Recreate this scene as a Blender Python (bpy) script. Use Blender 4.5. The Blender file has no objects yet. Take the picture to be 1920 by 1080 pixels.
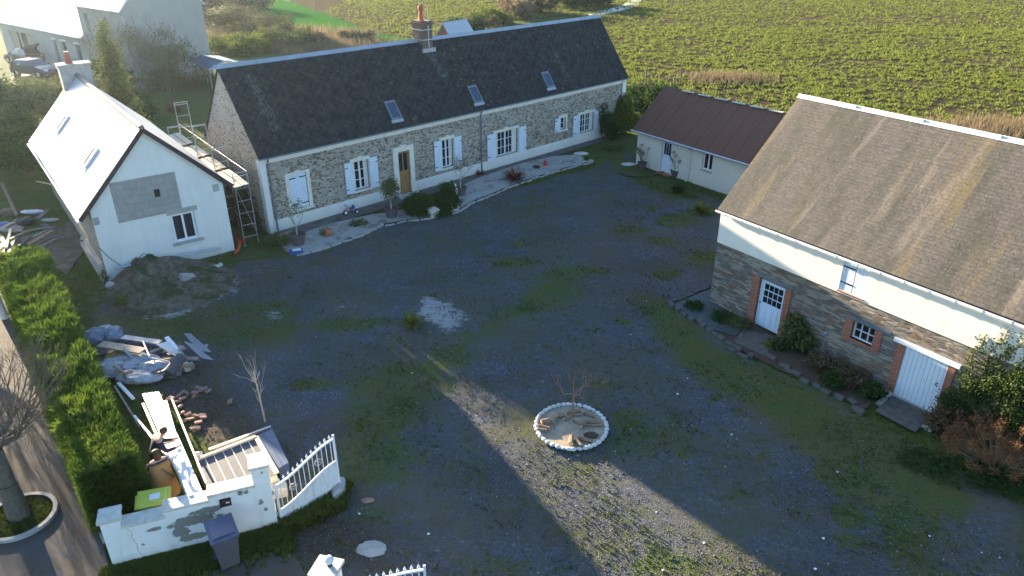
import bpy, math, random
import numpy as np
from mathutils import Vector, Matrix, Quaternion
random.seed(7); RNG = np.random.default_rng(11)
S = bpy.context.scene; COL = S.collection
R = math.radians
# ------------------------------------------------------------------ camera
FPX, PITCH, CH = 1383.0, R(26.84), 13.0
cd = bpy.data.cameras.new('camera'); cam = bpy.data.objects.new('camera', cd); COL.objects.link(cam)
cam.location = (0, 0, CH); cam.rotation_euler = (math.pi/2-PITCH, 0, 0)
cd.sensor_width = 36; cd.lens = 36*FPX/1920; cd.clip_end = 3000; cd.clip_start = .3
S.camera = cam
# ------------------------------------------------------------------ world, sun, exposure
SUN_AZ, SUN_EL = R(-41.4), R(11.1)          # azimuth clockwise from +Y
W = bpy.data.worlds.new('World'); S.world = W; W.use_nodes = True
wn = W.node_tree.nodes; wl = W.node_tree.links; wn.clear()
sky = wn.new('ShaderNodeTexSky'); sky.sky_type = 'NISHITA'; sky.sun_disc = False
sky.sun_elevation = SUN_EL; sky.sun_rotation = SUN_AZ; sky.altitude = 100; sky.air_density = 1.0; sky.dust_density = 1.0; sky.ozone_density = 3.0
bg = wn.new('ShaderNodeBackground'); bg.inputs[1].default_value = 0.08
wo = wn.new('ShaderNodeOutputWorld'); wl.new(sky.outputs[0], bg.inputs[0]); wl.new(bg.outputs[0], wo.inputs[0])
sl = bpy.data.lights.new('sun', 'SUN'); sl.energy = 5.0; sl.angle = R(.5); sl.color = (1, .82, .58)
sun = bpy.data.objects.new('sun', sl); COL.objects.link(sun)
SUND = Vector((math.sin(SUN_AZ)*math.cos(SUN_EL), math.cos(SUN_AZ)*math.cos(SUN_EL), math.sin(SUN_EL)))
sun.rotation_euler = SUND.to_track_quat('Z', 'Y').to_euler(); sun.location = (0, 0, 60)
S.view_settings.view_transform = 'Standard'; S.view_settings.look = 'None'; S.view_settings.gamma = 1
S.view_settings.exposure = 2.74
try: S.view_settings.use_curve_mapping = False
except Exception: pass
# ------------------------------------------------------------------ helpers
cP, sP = math.cos(PITCH), math.sin(PITCH)
def ray(px, py):
    a, b = (px-960)/FPX, -(py-540)/FPX
    return Vector((a, cP+b*sP, -sP+b*cP))
def at(px, py, z=0.0):
    d = ray(px, py); t = (z-CH)/d.z
    return Vector((d.x*t, d.y*t, z))
def dirv(yaw): return Vector((math.sin(R(yaw)), math.cos(R(yaw)), 0))
def tag(o, label=None, cat=None, group=None, kind=None):
    if label: o['label'] = label
    if cat: o['category'] = cat
    if group: o['group'] = group
    if kind: o['kind'] = kind
    return o
def thing(name, label, cat, loc=(0, 0, 0), rz=0.0, group=None):
    o = bpy.data.objects.new(name, None); COL.objects.link(o); o.empty_display_size = .3
    o.location = loc; o.rotation_euler = (0, 0, rz)
    return tag(o, label, cat, group)
def copy_tree(o, parent=None):
    c = o.copy(); COL.objects.link(c)
    if parent: c.parent = parent
    for ch in o.children: copy_tree(ch, c)
    return c
class MB:
    def __init__(s): s.v = []; s.f = []; s.uv = {}; s.t = {}
    def poly(s, pts, uv=None, tint=None):
        i = len(s.v); s.v += [tuple(p) for p in pts]; s.f.append(tuple(range(i, i+len(pts))))
        if uv: s.uv[len(s.f)-1] = uv
        if tint is not None: s.t[len(s.f)-1] = tint
        return s
    def box(s, x0, x1, y0, y1, z0, z1, M=None, tint=None):
        c = [(x0,y0,z0),(x1,y0,z0),(x1,y1,z0),(x0,y1,z0),(x0,y0,z1),(x1,y0,z1),(x1,y1,z1),(x0,y1,z1)]
        if M is not None: c = [tuple(M @ Vector(p)) for p in c]
        i = len(s.v); s.v += c
        for q in ((3,2,1,0),(4,5,6,7),(0,1,5,4),(1,2,6,5),(2,3,7,6),(3,0,4,7)):
            s.f.append(tuple(i+k for k in q))
            if tint is not None: s.t[len(s.f)-1] = tint
        return s
    def obox(s, c, size, rot=(0,0,0)):
        from mathutils import Euler
        M = Matrix.Translation(c) @ Euler(rot).to_matrix().to_4x4()
        a, b, d = size[0]/2, size[1]/2, size[2]/2
        return s.box(-a, a, -b, b, -d, d, M)
    def beam(s, p, q, w, h):
        p, q = Vector(p), Vector(q); d = q-p; L = d.length
        M = Matrix.Translation(p) @ d.to_track_quat('X', 'Z').to_matrix().to_4x4()
        return s.box(0, L, -w/2, w/2, -h/2, h/2, M)
    def tube(s, p, q, r0, r1=None, n=6, cap=True):
        r1 = r0 if r1 is None else r1
        p, q = Vector(p), Vector(q); d = (q-p)
        if d.length < 1e-6: return s
        qn = d.to_track_quat('Z', 'Y'); i = len(s.v)
        for c, r in ((p, r0), (q, r1)):
            for k in range(n):
                a = 2*math.pi*k/n; s.v.append(tuple(c + qn @ Vector((r*math.cos(a), r*math.sin(a), 0))))
        for k in range(n):
            s.f.append((i+k, i+(k+1)%n, i+n+(k+1)%n, i+n+k))
        if cap: s.f.append(tuple(i+n-1-k for k in range(n))); s.f.append(tuple(i+n+k for k in range(n)))
        return s
    def path(s, pts, r, n=5):
        for a, b in zip(pts[:-1], pts[1:]): s.tube(a, b, r, r, n)
        return s
    def lathe(s, prof, c=(0,0,0), n=16, cap=True):
        i = len(s.v); m = len(prof)
        for r, z in prof:
            for k in range(n):
                a = 2*math.pi*k/n; s.v.append((c[0]+r*math.cos(a), c[1]+r*math.sin(a), c[2]+z))
        for j in range(m-1):
            for k in range(n):
                s.f.append((i+j*n+k, i+j*n+(k+1)%n, i+(j+1)*n+(k+1)%n, i+(j+1)*n+k))
        if cap:
            s.f.append(tuple(i+n-1-k for k in range(n))); s.f.append(tuple(i+(m-1)*n+k for k in range(n)))
        return s
    def slab(s, pts, th, uv=None):
        """flat polygon with thickness th downward along its normal"""
        P = [Vector(p) for p in pts]; n = (P[1]-P[0]).cross(P[-1]-P[0]).normalized()
        if n.z < 0: n = -n
        Q = [p-n*th for p in P]; k = len(P)
        s.poly(P, uv); s.poly(Q[::-1])
        for a in range(k):
            b = (a+1) % k; s.poly([P[b], P[a], Q[a], Q[b]])
        return s
    def prism(s, pts2, y0, y1, plane='xz'):
        a = [(p[0], y0, p[1]) for p in pts2]; b = [(p[0], y1, p[1]) for p in pts2]
        if plane == 'xy': a = [(p[0], p[1], y0) for p in pts2]; b = [(p[0], p[1], y1) for p in pts2]
        k = len(pts2); s.poly(a); s.poly(b[::-1])
        for i in range(k):
            j = (i+1) % k; s.poly([a[j], a[i], b[i], b[j]])
        return s
    def grid_wall(s, x0, x1, z0, z1, holes, y=0.0, depth=.22, flip=False):
        xs = sorted({x0, x1, *[h[0] for h in holes], *[h[1] for h in holes]}); zs = sorted({z0, z1, *[h[2] for h in holes], *[h[3] for h in holes]})
        for a, b in zip(xs[:-1], xs[1:]):
            for c, d in zip(zs[:-1], zs[1:]):
                mx, mz = (a+b)/2, (c+d)/2
                if any(h[0] < mx < h[1] and h[2] < mz < h[3] for h in holes): continue
                s.poly([(a,y,c),(b,y,c),(b,y,d),(a,y,d)])
        for a, b, c, d in holes:
            e = y+depth
            s.poly([(a,y,c),(a,y,d),(a,e,d),(a,e,c)]); s.poly([(b,y,d),(b,y,c),(b,e,c),(b,e,d)])
            s.poly([(a,y,d),(b,y,d),(b,e,d),(a,e,d)]); s.poly([(b,y,c),(a,y,c),(a,e,c),(b,e,c)])
        return s
    def build(s, name, mat, parent=None, loc=None, rz=0.0, smooth=False, bevel=0.0):
        me = bpy.data.meshes.new(name); me.from_pydata(s.v, [], s.f)
        if s.uv:
            ul = me.uv_layers.new(name='uv')
            for fi, uvs in s.uv.items():
                p = me.polygons[fi]
                for k, li in enumerate(p.loop_indices): ul.data[li].uv = uvs[k]
        if s.t:
            at_ = me.attributes.new('tint', 'FLOAT', 'FACE')
            for fi, t in s.t.items(): at_.data[fi].value = t
        me.materials.append(mat)
        if smooth: me.polygons.foreach_set('use_smooth', [True]*len(me.polygons))
        me.update()
        o = bpy.data.objects.new(name, me); COL.objects.link(o)
        if parent is not None: o.parent = parent
        if loc is not None: o.location = loc
        if rz: o.rotation_euler = (0, 0, rz)
        if bevel:
            b = o.modifiers.new('bevel', 'BEVEL'); b.width = bevel; b.segments = 1; b.limit_method = 'ANGLE'
        return o
def np_mesh(name, V, F, mat, tint=None, parent=None, loc=None):
    """V (n,3), F (m,k) all same k"""
    me = bpy.data.meshes.new(name); n, (m, k) = len(V), F.shape
    me.vertices.add(n); me.vertices.foreach_set('co', np.asarray(V, np.float32).ravel())
    me.loops.add(m*k); me.loops.foreach_set('vertex_index', F.astype(np.int32).ravel())
    me.polygons.add(m); me.polygons.foreach_set('loop_start', np.arange(0, m*k, k, dtype=np.int32))
    try: me.polygons.foreach_set('loop_total', np.full(m, k, np.int32))
    except Exception: pass
    if tint is not None:
        a = me.attributes.new('tint', 'FLOAT', 'FACE'); a.data.foreach_set('value', np.asarray(tint, np.float32))
    me.materials.append(mat); me.update(calc_edges=True); me.validate()
    o = bpy.data.objects.new(name, me); COL.objects.link(o)
    if parent is not None: o.parent = parent
    if loc is not None: o.location = loc
    return o
# ------------------------------------------------------------------ materials
class N:
    def __init__(s, name):
        s.m = bpy.data.materials.new(name); s.m.use_nodes = True; t = s.m.node_tree; s.n = t.nodes; s.l = t.links
        s.n.clear(); s.out = s.n.new('ShaderNodeOutputMaterial'); s.b = s.n.new('ShaderNodeBsdfPrincipled'); s.l.new(s.b.outputs[0], s.out.inputs[0])
    def set(s, sock, v):
        if hasattr(v, 'links') or isinstance(v, bpy.types.NodeSocket): s.l.new(v, sock)
        elif isinstance(v, (tuple, list)) and len(v) == 3 and sock.type == 'RGBA': sock.default_value = (*v, 1)
        else: sock.default_value = v
    def node(s, t, **k):
        n = s.n.new(t)
        for a, b in k.items(): setattr(n, a, b)
        return n
    def obj(s): return s.node('ShaderNodeTexCoord').outputs['Object']
    def pos(s): return s.node('ShaderNodeNewGeometry').outputs['Position']
    def uv(s): return s.node('ShaderNodeTexCoord').outputs['UV']
    def attr(s, name, o='Fac'): return s.node('ShaderNodeAttribute', attribute_name=name).outputs[o]
    def map(s, v, sc=(1,1,1), rot=(0,0,0), loc=(0,0,0)):
        n = s.node('ShaderNodeMapping'); s.l.new(v, n.inputs[0]); n.inputs[1].default_value = loc; n.inputs[2].default_value = rot; n.inputs[3].default_value = sc; return n.outputs[0]
    def noise(s, sc, det=4, rough=.6, v=None, dist=0, o=0):
        n = s.node('ShaderNodeTexNoise'); n.inputs['Scale'].default_value = sc; n.inputs['Detail'].default_value = det; n.inputs['Roughness'].default_value = rough; n.inputs['Distortion'].default_value = dist
        s.l.new(v if v is not None else s.obj(), n.inputs['Vector']); return n.outputs[o]
    def vor(s, sc, v=None, feature='F1', o='Distance', rnd=1):
        n = s.node('ShaderNodeTexVoronoi', feature=feature); n.inputs['Scale'].default_value = sc; n.inputs['Randomness'].default_value = rnd
        s.l.new(v if v is not None else s.obj(), n.inputs['Vector']); return n.outputs[o]
    def ramp(s, f, st, interp='LINEAR'):
        n = s.node('ShaderNodeValToRGB'); s.l.new(f, n.inputs[0]); r = n.color_ramp; r.interpolation = interp
        while len(r.elements) < len(st): r.elements.new(.5)
        for e, (p, c) in zip(r.elements, st):
            e.position = p; e.color = (c, c, c, 1) if isinstance(c, (int, float)) else (*c, 1)
        return n.outputs[0]
    def mix(s, f, a, b, blend='MIX'):
        n = s.node('ShaderNodeMix', data_type='RGBA', blend_type=blend)
        s.set(n.inputs[0], f); s.set(n.inputs[6], a); s.set(n.inputs[7], b); return n.outputs[2]
    def math(s, op, a, b=0.0, clamp=False):
        n = s.node('ShaderNodeMath', operation=op, use_clamp=clamp); s.set(n.inputs[0], a); s.set(n.inputs[1], b); return n.outputs[0]
    def sep(s, v):
        n = s.node('ShaderNodeSeparateXYZ'); s.l.new(v, n.inputs[0]); return n.outputs
    def sepc(s, v):
        n = s.node('ShaderNodeSeparateColor'); s.l.new(v, n.inputs[0]); return n.outputs
    def comb(s, x, y, z=0.0):
        n = s.node('ShaderNodeCombineXYZ'); s.set(n.inputs[0], x); s.set(n.inputs[1], y); s.set(n.inputs[2], z); return n.outputs[0]
    def bump(s, h, st=.5, d=.02, nrm=None):
        n = s.node('ShaderNodeBump'); n.inputs['Strength'].default_value = st; n.inputs['Distance'].default_value = d; s.l.new(h, n.inputs['Height'])
        if nrm is not None: s.l.new(nrm, n.inputs['Normal'])
        return n.outputs[0]
    def done(s, col, rough=.85, nrm=None, spec=.3, metal=0.0, **kw):
        s.set(s.b.inputs['Base Color'], col); s.set(s.b.inputs['Roughness'], rough); s.b.inputs['Specular IOR Level'].default_value = spec; s.b.inputs['Metallic'].default_value = metal
        if nrm is not None: s.l.new(nrm, s.b.inputs['Normal'])
        for k, v in kw.items(): s.set(s.b.inputs[k.replace('_', ' ')], v)
        return s.m
def simple(name, col, rough=.7, var=.18, sc=3.0, spec=.3, metal=0.0, bump=.15, bsc=40):
    n = N(name); f = n.noise(sc, 5, .65)
    c = n.mix(n.ramp(f, [(.3, 0), (.7, 1)]), tuple(x*(1-var) for x in col), tuple(min(1, x*(1+var)) for x in col))
    g = n.noise(bsc, 3, .6)
    return n.done(c, rough, n.bump(g, bump, .01), spec, metal)
def stone_mat(name, cols, mortar, su, sz, mw=.06, warp=.35, bumpd=.03, bigk=.35):
    n = N(name); o = n.sep(n.obj()); u = n.math('ADD', o[0], o[1])
    w = n.noise(1.7, 3, .6, o=1); w2 = n.sepc(w)
    uu = n.math('ADD', n.math('MULTIPLY', u, su), n.math('MULTIPLY', n.math('SUBTRACT', w2[0], .5), warp*3))
    zz = n.math('ADD', n.math('MULTIPLY', o[2], sz), n.math('MULTIPLY', n.math('SUBTRACT', w2[1], .5), warp*4))
    v = n.comb(uu, zz, 0)
    col = n.sepc(n.vor(1, v, 'F1', 'Color', .85)); ed = n.vor(1, v, 'DISTANCE_TO_EDGE', 'Distance', .85)
    k = len(cols); stc = n.ramp(col[0], [(i/k+.001, c) for i, c in enumerate(cols)], 'CONSTANT')
    stc = n.mix(n.math('MULTIPLY', n.noise(9, 4, .7), .5), stc, (.12, .1, .085), 'MULTIPLY') if False else stc
    stc = n.mix(.35, stc, n.ramp(n.noise(14, 4, .7), [(.3, .35), (.7, 1.2)]), 'MULTIPLY')
    fine = n.noise(22, 3, .7)
    ed2 = n.math('ADD', ed, n.math('MULTIPLY', n.math('SUBTRACT', fine, .5), .12))
    big = n.math('MULTIPLY', n.math('SUBTRACT', n.noise(.55, 3, .6), .45), bigk)
    m = n.ramp(n.math('SUBTRACT', ed2, big), [(mw, 1), (mw+.09, 0)])
    mc = n.mix(n.noise(5, 4, .6), tuple(x*.75 for x in mortar), tuple(min(1, x*1.15) for x in mortar))
    c = n.mix(m, stc, mc)
    c = n.mix(n.ramp(n.noise(.8, 4, .6), [(.35, .0), (.75, .45)]), c, (.55, .53, .5), 'MULTIPLY')
    h = n.math('ADD', n.math('MINIMUM', ed, .25), n.math('MULTIPLY', fine, .15))
    return n.done(c, .9, n.bump(h, .9, bumpd), .2)
def leaf_mat(name, dark, light, rough=.6, trans=.25, alt=None):
    n = N(name); t = n.attr('tint')
    c = n.mix(t, dark, light)
    if alt: c = n.mix(n.ramp(n.noise(1.3, 3, .6), [(.5, 0), (.68, 1)]), c, alt)
    big = n.noise(.9, 3, .6); c = n.mix(n.ramp(big, [(.35, .0), (.65, .5)]), c, tuple(x*.45 for x in light))
    m = n.done(c, .9, None, .06)
    tr = n.node('ShaderNodeBsdfTranslucent'); n.set(tr.inputs[0], c); ms = n.node('ShaderNodeMixShader'); ms.inputs[0].default_value = trans
    n.l.new(n.b.outputs[0], ms.inputs[1]); n.l.new(tr.outputs[0], ms.inputs[2]); n.l.new(ms.outputs[0], n.out.inputs[0])
    return m
M = {}
M['farm_stone'] = stone_mat('farm_stone', [(.22,.155,.10),(.33,.265,.19),(.13,.105,.085),(.40,.35,.28),(.28,.17,.105),(.35,.32,.27),(.17,.15,.13),(.44,.385,.31)], (.50,.455,.385), 5.0, 12.0, .005, .35, .03, .18)
M['gable_stone'] = stone_mat('gable_stone', [(.30,.23,.16),(.38,.31,.23),(.24,.18,.13),(.46,.39,.30),(.33,.24,.16),(.41,.36,.29)], (.52,.45,.36), 5.5, 9, .07)
M['barn_stone'] = stone_mat('barn_stone', [(.17,.13,.10),(.29,.24,.18),(.12,.11,.105),(.33,.29,.23),(.22,.12,.075),(.30,.28,.25),(.15,.14,.135),(.38,.32,.23)], (.22,.20,.165), 2.6, 14, .0)
M['old_wall'] = stone_mat('old_wall', [(.22,.2,.17),(.3,.27,.23),(.17,.15,.13)], (.3,.28,.25), 4, 7, .05)
def render_mat(name, col, dirt=(.42,.38,.31), amt=.45, low=0.7):
    n = N(name); o = n.sep(n.obj())
    f = n.noise(1.1, 5, .65); c = n.mix(n.ramp(f, [(.35, 0), (.75, .6)]), col, tuple(x*.8 for x in col))
    st = n.noise(1, 5, .7, n.map(n.obj(), (5, 5, .5)))
    lo = n.ramp(n.math('ADD', o[2], n.math('MULTIPLY', n.noise(2.5, 4, .6), .5)), [(.15, 1), (.15+low, 0)])
    c = n.mix(n.math('MULTIPLY', lo, amt), c, dirt); c = n.mix(n.math('MULTIPLY', n.ramp(st, [(.5, 0), (.8, 1)]), amt*.5), c, dirt)
    return n.done(c, .85, n.bump(n.noise(60, 4, .7), .35, .008), .25)
M['white_render'] = render_mat('white_render', (.78,.76,.70))
M['cream_render'] = render_mat('cream_render', (.74,.69,.58), amt=.25)
M['barn_render'] = render_mat('barn_render', (.86,.80,.69), amt=.10, low=.2)
M['wall_render'] = render_mat('wall_render', (.80,.78,.74), amt=.4, low=.35)
M['grey_render'] = render_mat('grey_render', (.36,.36,.34), amt=.3)
M['surround'] = simple('surround', (.72,.67,.56), .8, .1)
M['white_paint'] = simple('white_paint', (.76,.78,.80), .5, .07, 2, .4)
M['blue_white'] = simple('blue_white', (.66,.74,.84), .5, .06, 2, .4)
M['pvc'] = simple('pvc', (.78,.80,.82), .35, .04, 2, .5)
M['black_iron'] = simple('black_iron', (.02,.02,.025), .5, .2)
M['grey_metal'] = simple('grey_metal', (.32,.33,.34), .4, .15, 3, .5, .6)
M['galv'] = simple('galv', (.45,.46,.46), .38, .18, 4, .5, .75)
M['zinc'] = simple('zinc', (.42,.44,.47), .42, .15, 3, .5, .5)
M['white_zinc'] = simple('white_zinc', (.70,.70,.69), .5, .12, 2, .4, .1)
M['wood'] = simple('wood', (.30,.20,.12), .7, .3, 6)
M['old_wood'] = simple('old_wood', (.34,.29,.23), .8, .3, 5)
M['plank_wood'] = simple('plank_wood', (.55,.48,.38), .75, .2, 4)
M['concrete'] = simple('concrete', (.38,.36,.33), .9, .2, 3, bump=.4)
M['pale_stone'] = simple('pale_stone', (.55,.52,.46), .9, .2, 6, bump=.4)
M['terracotta'] = simple('terracotta', (.42,.13,.07), .8, .2, 8)
M['plastic_brown'] = simple('plastic_brown', (.105,.085,.095), .6, .15, 4)
M['soil'] = simple('soil', (.07,.05,.035), .95, .3, 8, bump=.8, bsc=25)
M['dark_inside'] = simple('dark_inside', (.012,.011,.012), .9, .2)
M['bark'] = simple('bark', (.13,.105,.08), .9, .3, 9, bump=.7, bsc=20)
M['pale_bark'] = simple('pale_bark', (.42,.37,.30), .85, .25, 9)
M['red_twig'] = simple('red_twig', (.26,.16,.12), .85, .25, 9)
M['log'] = simple('log', (.24,.165,.11), .85, .45, 5, bump=.6)
M['log_end'] = simple('log_end', (.42,.30,.19), .85, .2, 12)
M['lead'] = simple('lead', (.17,.19,.22), .5, .2, 4, .5, .3)
M['car_paint'] = simple('car_paint', (.022,.03,.055), .25, .05, 3, .6)
M['tyre'] = simple('tyre', (.02,.02,.02), .8)
M['skin'] = simple('skin', (.48,.30,.22), .6, .05)
M['navy'] = simple('navy', (.02,.025,.045), .85, .2)
M['jeans'] = simple('jeans', (.05,.06,.09), .85, .2)
M['camel'] = simple('camel', (.30,.16,.065), .9, .15, 5, .15, bump=.3)
M['hair'] = simple('hair', (.07,.04,.022), .7, .2, 20)
M['grey_hair'] = simple('grey_hair', (.25,.2,.17), .7, .2, 20)
M['bin_grey'] = simple('bin_grey', (.085,.085,.098), .5, .1, 4, .4)
M['bin_lid'] = simple('bin_lid', (.075,.085,.14), .42, .1, 4, .5)
M['bin_yellow'] = simple('bin_yellow', (.50,.55,.07), .5, .1, 3, .4)
M['red'] = simple('red', (.50,.03,.025), .5, .1)
M['orange_red'] = simple('orange_red', (.55,.09,.03), .6, .1)
M['pink'] = simple('pink', (.45,.16,.18), .5, .1)
M['blue'] = simple('blue', (.04,.09,.28), .5, .1)
M['green_cover'] = simple('green_cover', (.03,.07,.035), .6, .3, 6)
M['ochre'] = simple('ochre', (.34,.25,.06), .9, .3, 8)
M['rust_gate'] = simple('rust_gate', (.45,.40,.36), .6, .25, 9)
M['dark_panel'] = simple('dark_panel', (.075,.08,.09), .7, .3, 5, .4)
M['blue_panel'] = simple('blue_panel', (.055,.085,.15), .35, .15, 4, .5)
M['blue_roof'] = simple('blue_roof', (.055,.10,.17), .35, .12, 2, .5)
M['rubber'] = simple('rubber', (.05,.055,.06), .7)
n = N('glass'); M['glass'] = n.done((.015,.02,.025), .06, None, .8)
n = N('sky_glass'); M['sky_glass'] = n.done((.03,.055,.10), .12, None, .9)
n = N('lamp_glass'); M['lamp_glass'] = n.done((.75,.74,.7), .25, None, .5)
def brick_mat(name, c1, c2, mortar, sx=4.0, sz=13.0):
    n = N(name); o = n.sep(n.obj()); v = n.comb(n.math('ADD', o[0], o[1]), o[2], 0)
    b = n.node('ShaderNodeTexBrick'); n.l.new(v, b.inputs['Vector']); b.inputs['Scale'].default_value = 1
    b.inputs['Brick Width'].default_value = .22; b.inputs['Row Height'].default_value = .075; b.inputs['Mortar Size'].default_value = .008
    b.inputs['Color1'].default_value = (*c1, 1); b.inputs['Color2'].default_value = (*c2, 1); b.inputs['Mortar'].default_value = (*mortar, 1)
    c = n.mix(.5, b.outputs[0], n.ramp(n.noise(12, 4, .7), [(.3, .5), (.7, 1.2)]), 'MULTIPLY')
    return n.done(c, .9, n.bump(n.math('SUBTRACT', 1.0, b.outputs[1]), .6, .01), .2)
M['brick'] = brick_mat('brick', (.40,.13,.075), (.30,.09,.05), (.33,.27,.22))
M['chimney_brick'] = brick_mat('chimney_brick', (.20,.115,.085), (.13,.08,.065), (.24,.2,.17))
M['loose_brick'] = simple('loose_brick', (.27,.17,.14), .9, .4, 6)
n = N('block_wall'); o = n.sep(n.obj()); v = n.comb(o[0], o[2], 0)
b = n.node('ShaderNodeTexBrick'); n.l.new(v, b.inputs['Vector']); b.inputs['Scale'].default_value = 1; b.inputs['Brick Width'].default_value = .52; b.inputs['Row Height'].default_value = .29
b.inputs['Mortar Size'].default_value = .008; b.inputs['Color1'].default_value = (.36,.345,.32,1); b.inputs['Color2'].default_value = (.31,.30,.28,1); b.inputs['Mortar'].default_value = (.25,.24,.22,1)
M['blocks'] = n.done(n.mix(.5, b.outputs[0], n.ramp(n.noise(5, 5, .7), [(.3, .7), (.7, 1.15)]), 'MULTIPLY'), .95, n.bump(n.noise(40, 4, .7), .5, .01), .15)
# slate roof laid as diamonds (farmhouse)
def diamond_roof():
    n = N('diamond_slate'); uv = n.uv(); r = n.map(uv, (1,1,1), (0,0,R(45)))
    b = n.node('ShaderNodeTexBrick'); n.l.new(r, b.inputs['Vector']); b.offset = 0; b.inputs['Scale'].default_value = 1; b.inputs['Brick Width'].default_value = .30; b.inputs['Row Height'].default_value = .30
    b.inputs['Mortar Size'].default_value = .024; b.inputs['Mortar Smooth'].default_value = .3; b.inputs['Color1'].default_value = (.016,.016,.020,1); b.inputs['Color2'].default_value = (.032,.031,.034,1); b.inputs['Mortar'].default_value = (.004,.004,.005,1)
    p = n.math('MULTIPLY', n.noise(2.2, 5, .7, uv), 1)
    c = n.mix(n.ramp(p, [(.40, 0), (.62, .6)]), b.outputs[0], (.058,.056,.050))
    # moss and lichen towards the upper part are real growth with their own shapes
    l1 = n.vor(2.6, n.map(uv, (1,1,1), (0,0,.3)), 'F1'); l1n = n.math('ADD', l1, n.math('MULTIPLY', n.noise(9, 4, .7, uv), .28))
    sel = n.ramp(n.noise(.42, 2, .5, uv), [(.45, 0), (.56, 1)])
    c = n.mix(n.math('MULTIPLY', n.ramp(l1n, [(.20, 1), (.27, 0)]), sel), c, (.27,.17,.035))
    sp = n.vor(13, uv, 'F1'); c = n.mix(n.math('MULTIPLY', n.ramp(sp, [(.10, 1), (.17, 0)]), n.ramp(n.noise(.9, 3, .6, uv), [(.32, 0), (.55, .95)])), c, (.20,.205,.19))
    # pale lime runs below chimney and along two verges (mask attribute painted as uv regions)
    o = n.sep(uv); w = n.math('MULTIPLY', n.math('SUBTRACT', n.noise(1.8, 4, .7, uv), .5), .9)
    for u0, sl_, wd, v0, v1 in ((11.35, -.16, .35, 2.2, 4.6), (1.2, -.02, .30, 1.1, 4.0), (20.2, -.10, .22, .9, 2.6)):
        # distance to a sloping line in uv
        d = n.math('ABSOLUTE', n.math('ADD', n.math('SUBTRACT', o[0], u0), n.math('ADD', n.math('MULTIPLY', n.math('SUBTRACT', o[1], 3.6), -sl_), w)))
        a = n.ramp(n.math('DIVIDE', d, wd), [(.4, 1), (1, 0)])
        lo = n.math('MULTIPLY', n.math('GREATER_THAN', o[1], v0), n.math('LESS_THAN', o[1], v1))
        a = n.math('MULTIPLY', n.math('MULTIPLY', a, lo), n.ramp(n.noise(5, 5, .75, n.map(uv, (2.5,1,1))), [(.46, 0), (.62, .6)]))
        c = n.mix(a, c, (.17,.19,.185))
    return n.done(c, .8, n.bump(n.math('ADD', n.math('SUBTRACT', 1.0, b.outputs[1]), n.math('MULTIPLY', n.noise(20, 4, .7, uv), .6)), .8, .025), .2)
M['farm_roof'] = diamond_roof()
def tile_roof():
    n = N('barn_tiles'); uv = n.uv()
    b = n.node('ShaderNodeTexBrick'); n.l.new(uv, b.inputs['Vector']); b.inputs['Scale'].default_value = 1; b.inputs['Brick Width'].default_value = .22; b.inputs['Row Height'].default_value = .125
    b.inputs['Mortar Size'].default_value = .006; b.inputs['Bias'].default_value = 0; b.inputs['Color1'].default_value = (.115,.098,.085,1); b.inputs['Color2'].default_value = (.085,.077,.070,1); b.inputs['Mortar'].default_value = (.045,.04,.036,1)
    c = b.outputs[0]
    st = n.noise(1, 5, .62, n.map(uv, (.85, .16, 1))); c = n.mix(n.ramp(st, [(.42, .8), (.53, 0)]), c, (.048,.050,.038))
    st2 = n.noise(1, 5, .6, n.map(uv, (1.1, .13, 1), (0,0,.0), (7.3, 2, 0))); c = n.mix(n.ramp(st2, [(.52, 0), (.64, .7)]), c, (.175,.13,.055))
    st3 = n.noise(1, 5, .6, n.map(uv, (1.3, .18, 1), (0,0,0), (31, 9, 0))); c = n.mix(n.ramp(st3, [(.55, 0), (.66, .75)]), c, (.215,.175,.14))
    c = n.mix(n.ramp(n.noise(3.5, 5, .75, uv), [(.35, .0), (.7, .5)]), c, (.135,.12,.105))
    c = n.mix(.7, c, n.ramp(n.noise(9, 5, .8, uv), [(.3, .45), (.7, 1.5)]), 'MULTIPLY')
    sp = n.vor(9, uv, 'F1'); c = n.mix(n.math('MULTIPLY', n.ramp(sp, [(.07, 1), (.13, 0)]), n.ramp(n.noise(1.1, 3, .6, uv), [(.45, 0), (.6, .8)])), c, (.40,.38,.33))
    return n.done(c, .8, n.bump(n.math('ADD', n.math('SUBTRACT', 1.0, b.outputs[1]), n.math('MULTIPLY', n.noise(14, 4, .75, uv), .8)), .9, .02), .25)
M['barn_roof'] = tile_roof()
def slate_roof(name, c1, c2, rough=.3, spec=.6, w=.22, h=.14):
    n = N(name); uv = n.uv()
    b = n.node('ShaderNodeTexBrick'); n.l.new(uv, b.inputs['Vector']); b.inputs['Scale'].default_value = 1; b.inputs['Brick Width'].default_value = w; b.inputs['Row Height'].default_value = h
    b.inputs['Mortar Size'].default_value = .008; b.inputs['Color1'].default_value = (*c1, 1); b.inputs['Color2'].default_value = (*c2, 1); b.inputs['Mortar'].default_value = tuple(x*.5 for x in c1)+(1,)
    return n.done(b.outputs[0], rough, n.bump(n.math('ADD', n.math('SUBTRACT', 1.0, b.outputs[1]), n.math('MULTIPLY', n.noise(6, 4, .7, uv), .3)), .25, .01), spec)
M['new_slate'] = slate_roof('new_slate', (.40,.42,.46), (.46,.48,.52), .34, 1.0)
M['far_roof'] = slate_roof('far_roof', (.40,.41,.44), (.50,.50,.52), .36, .9, .35, .3)
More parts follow.
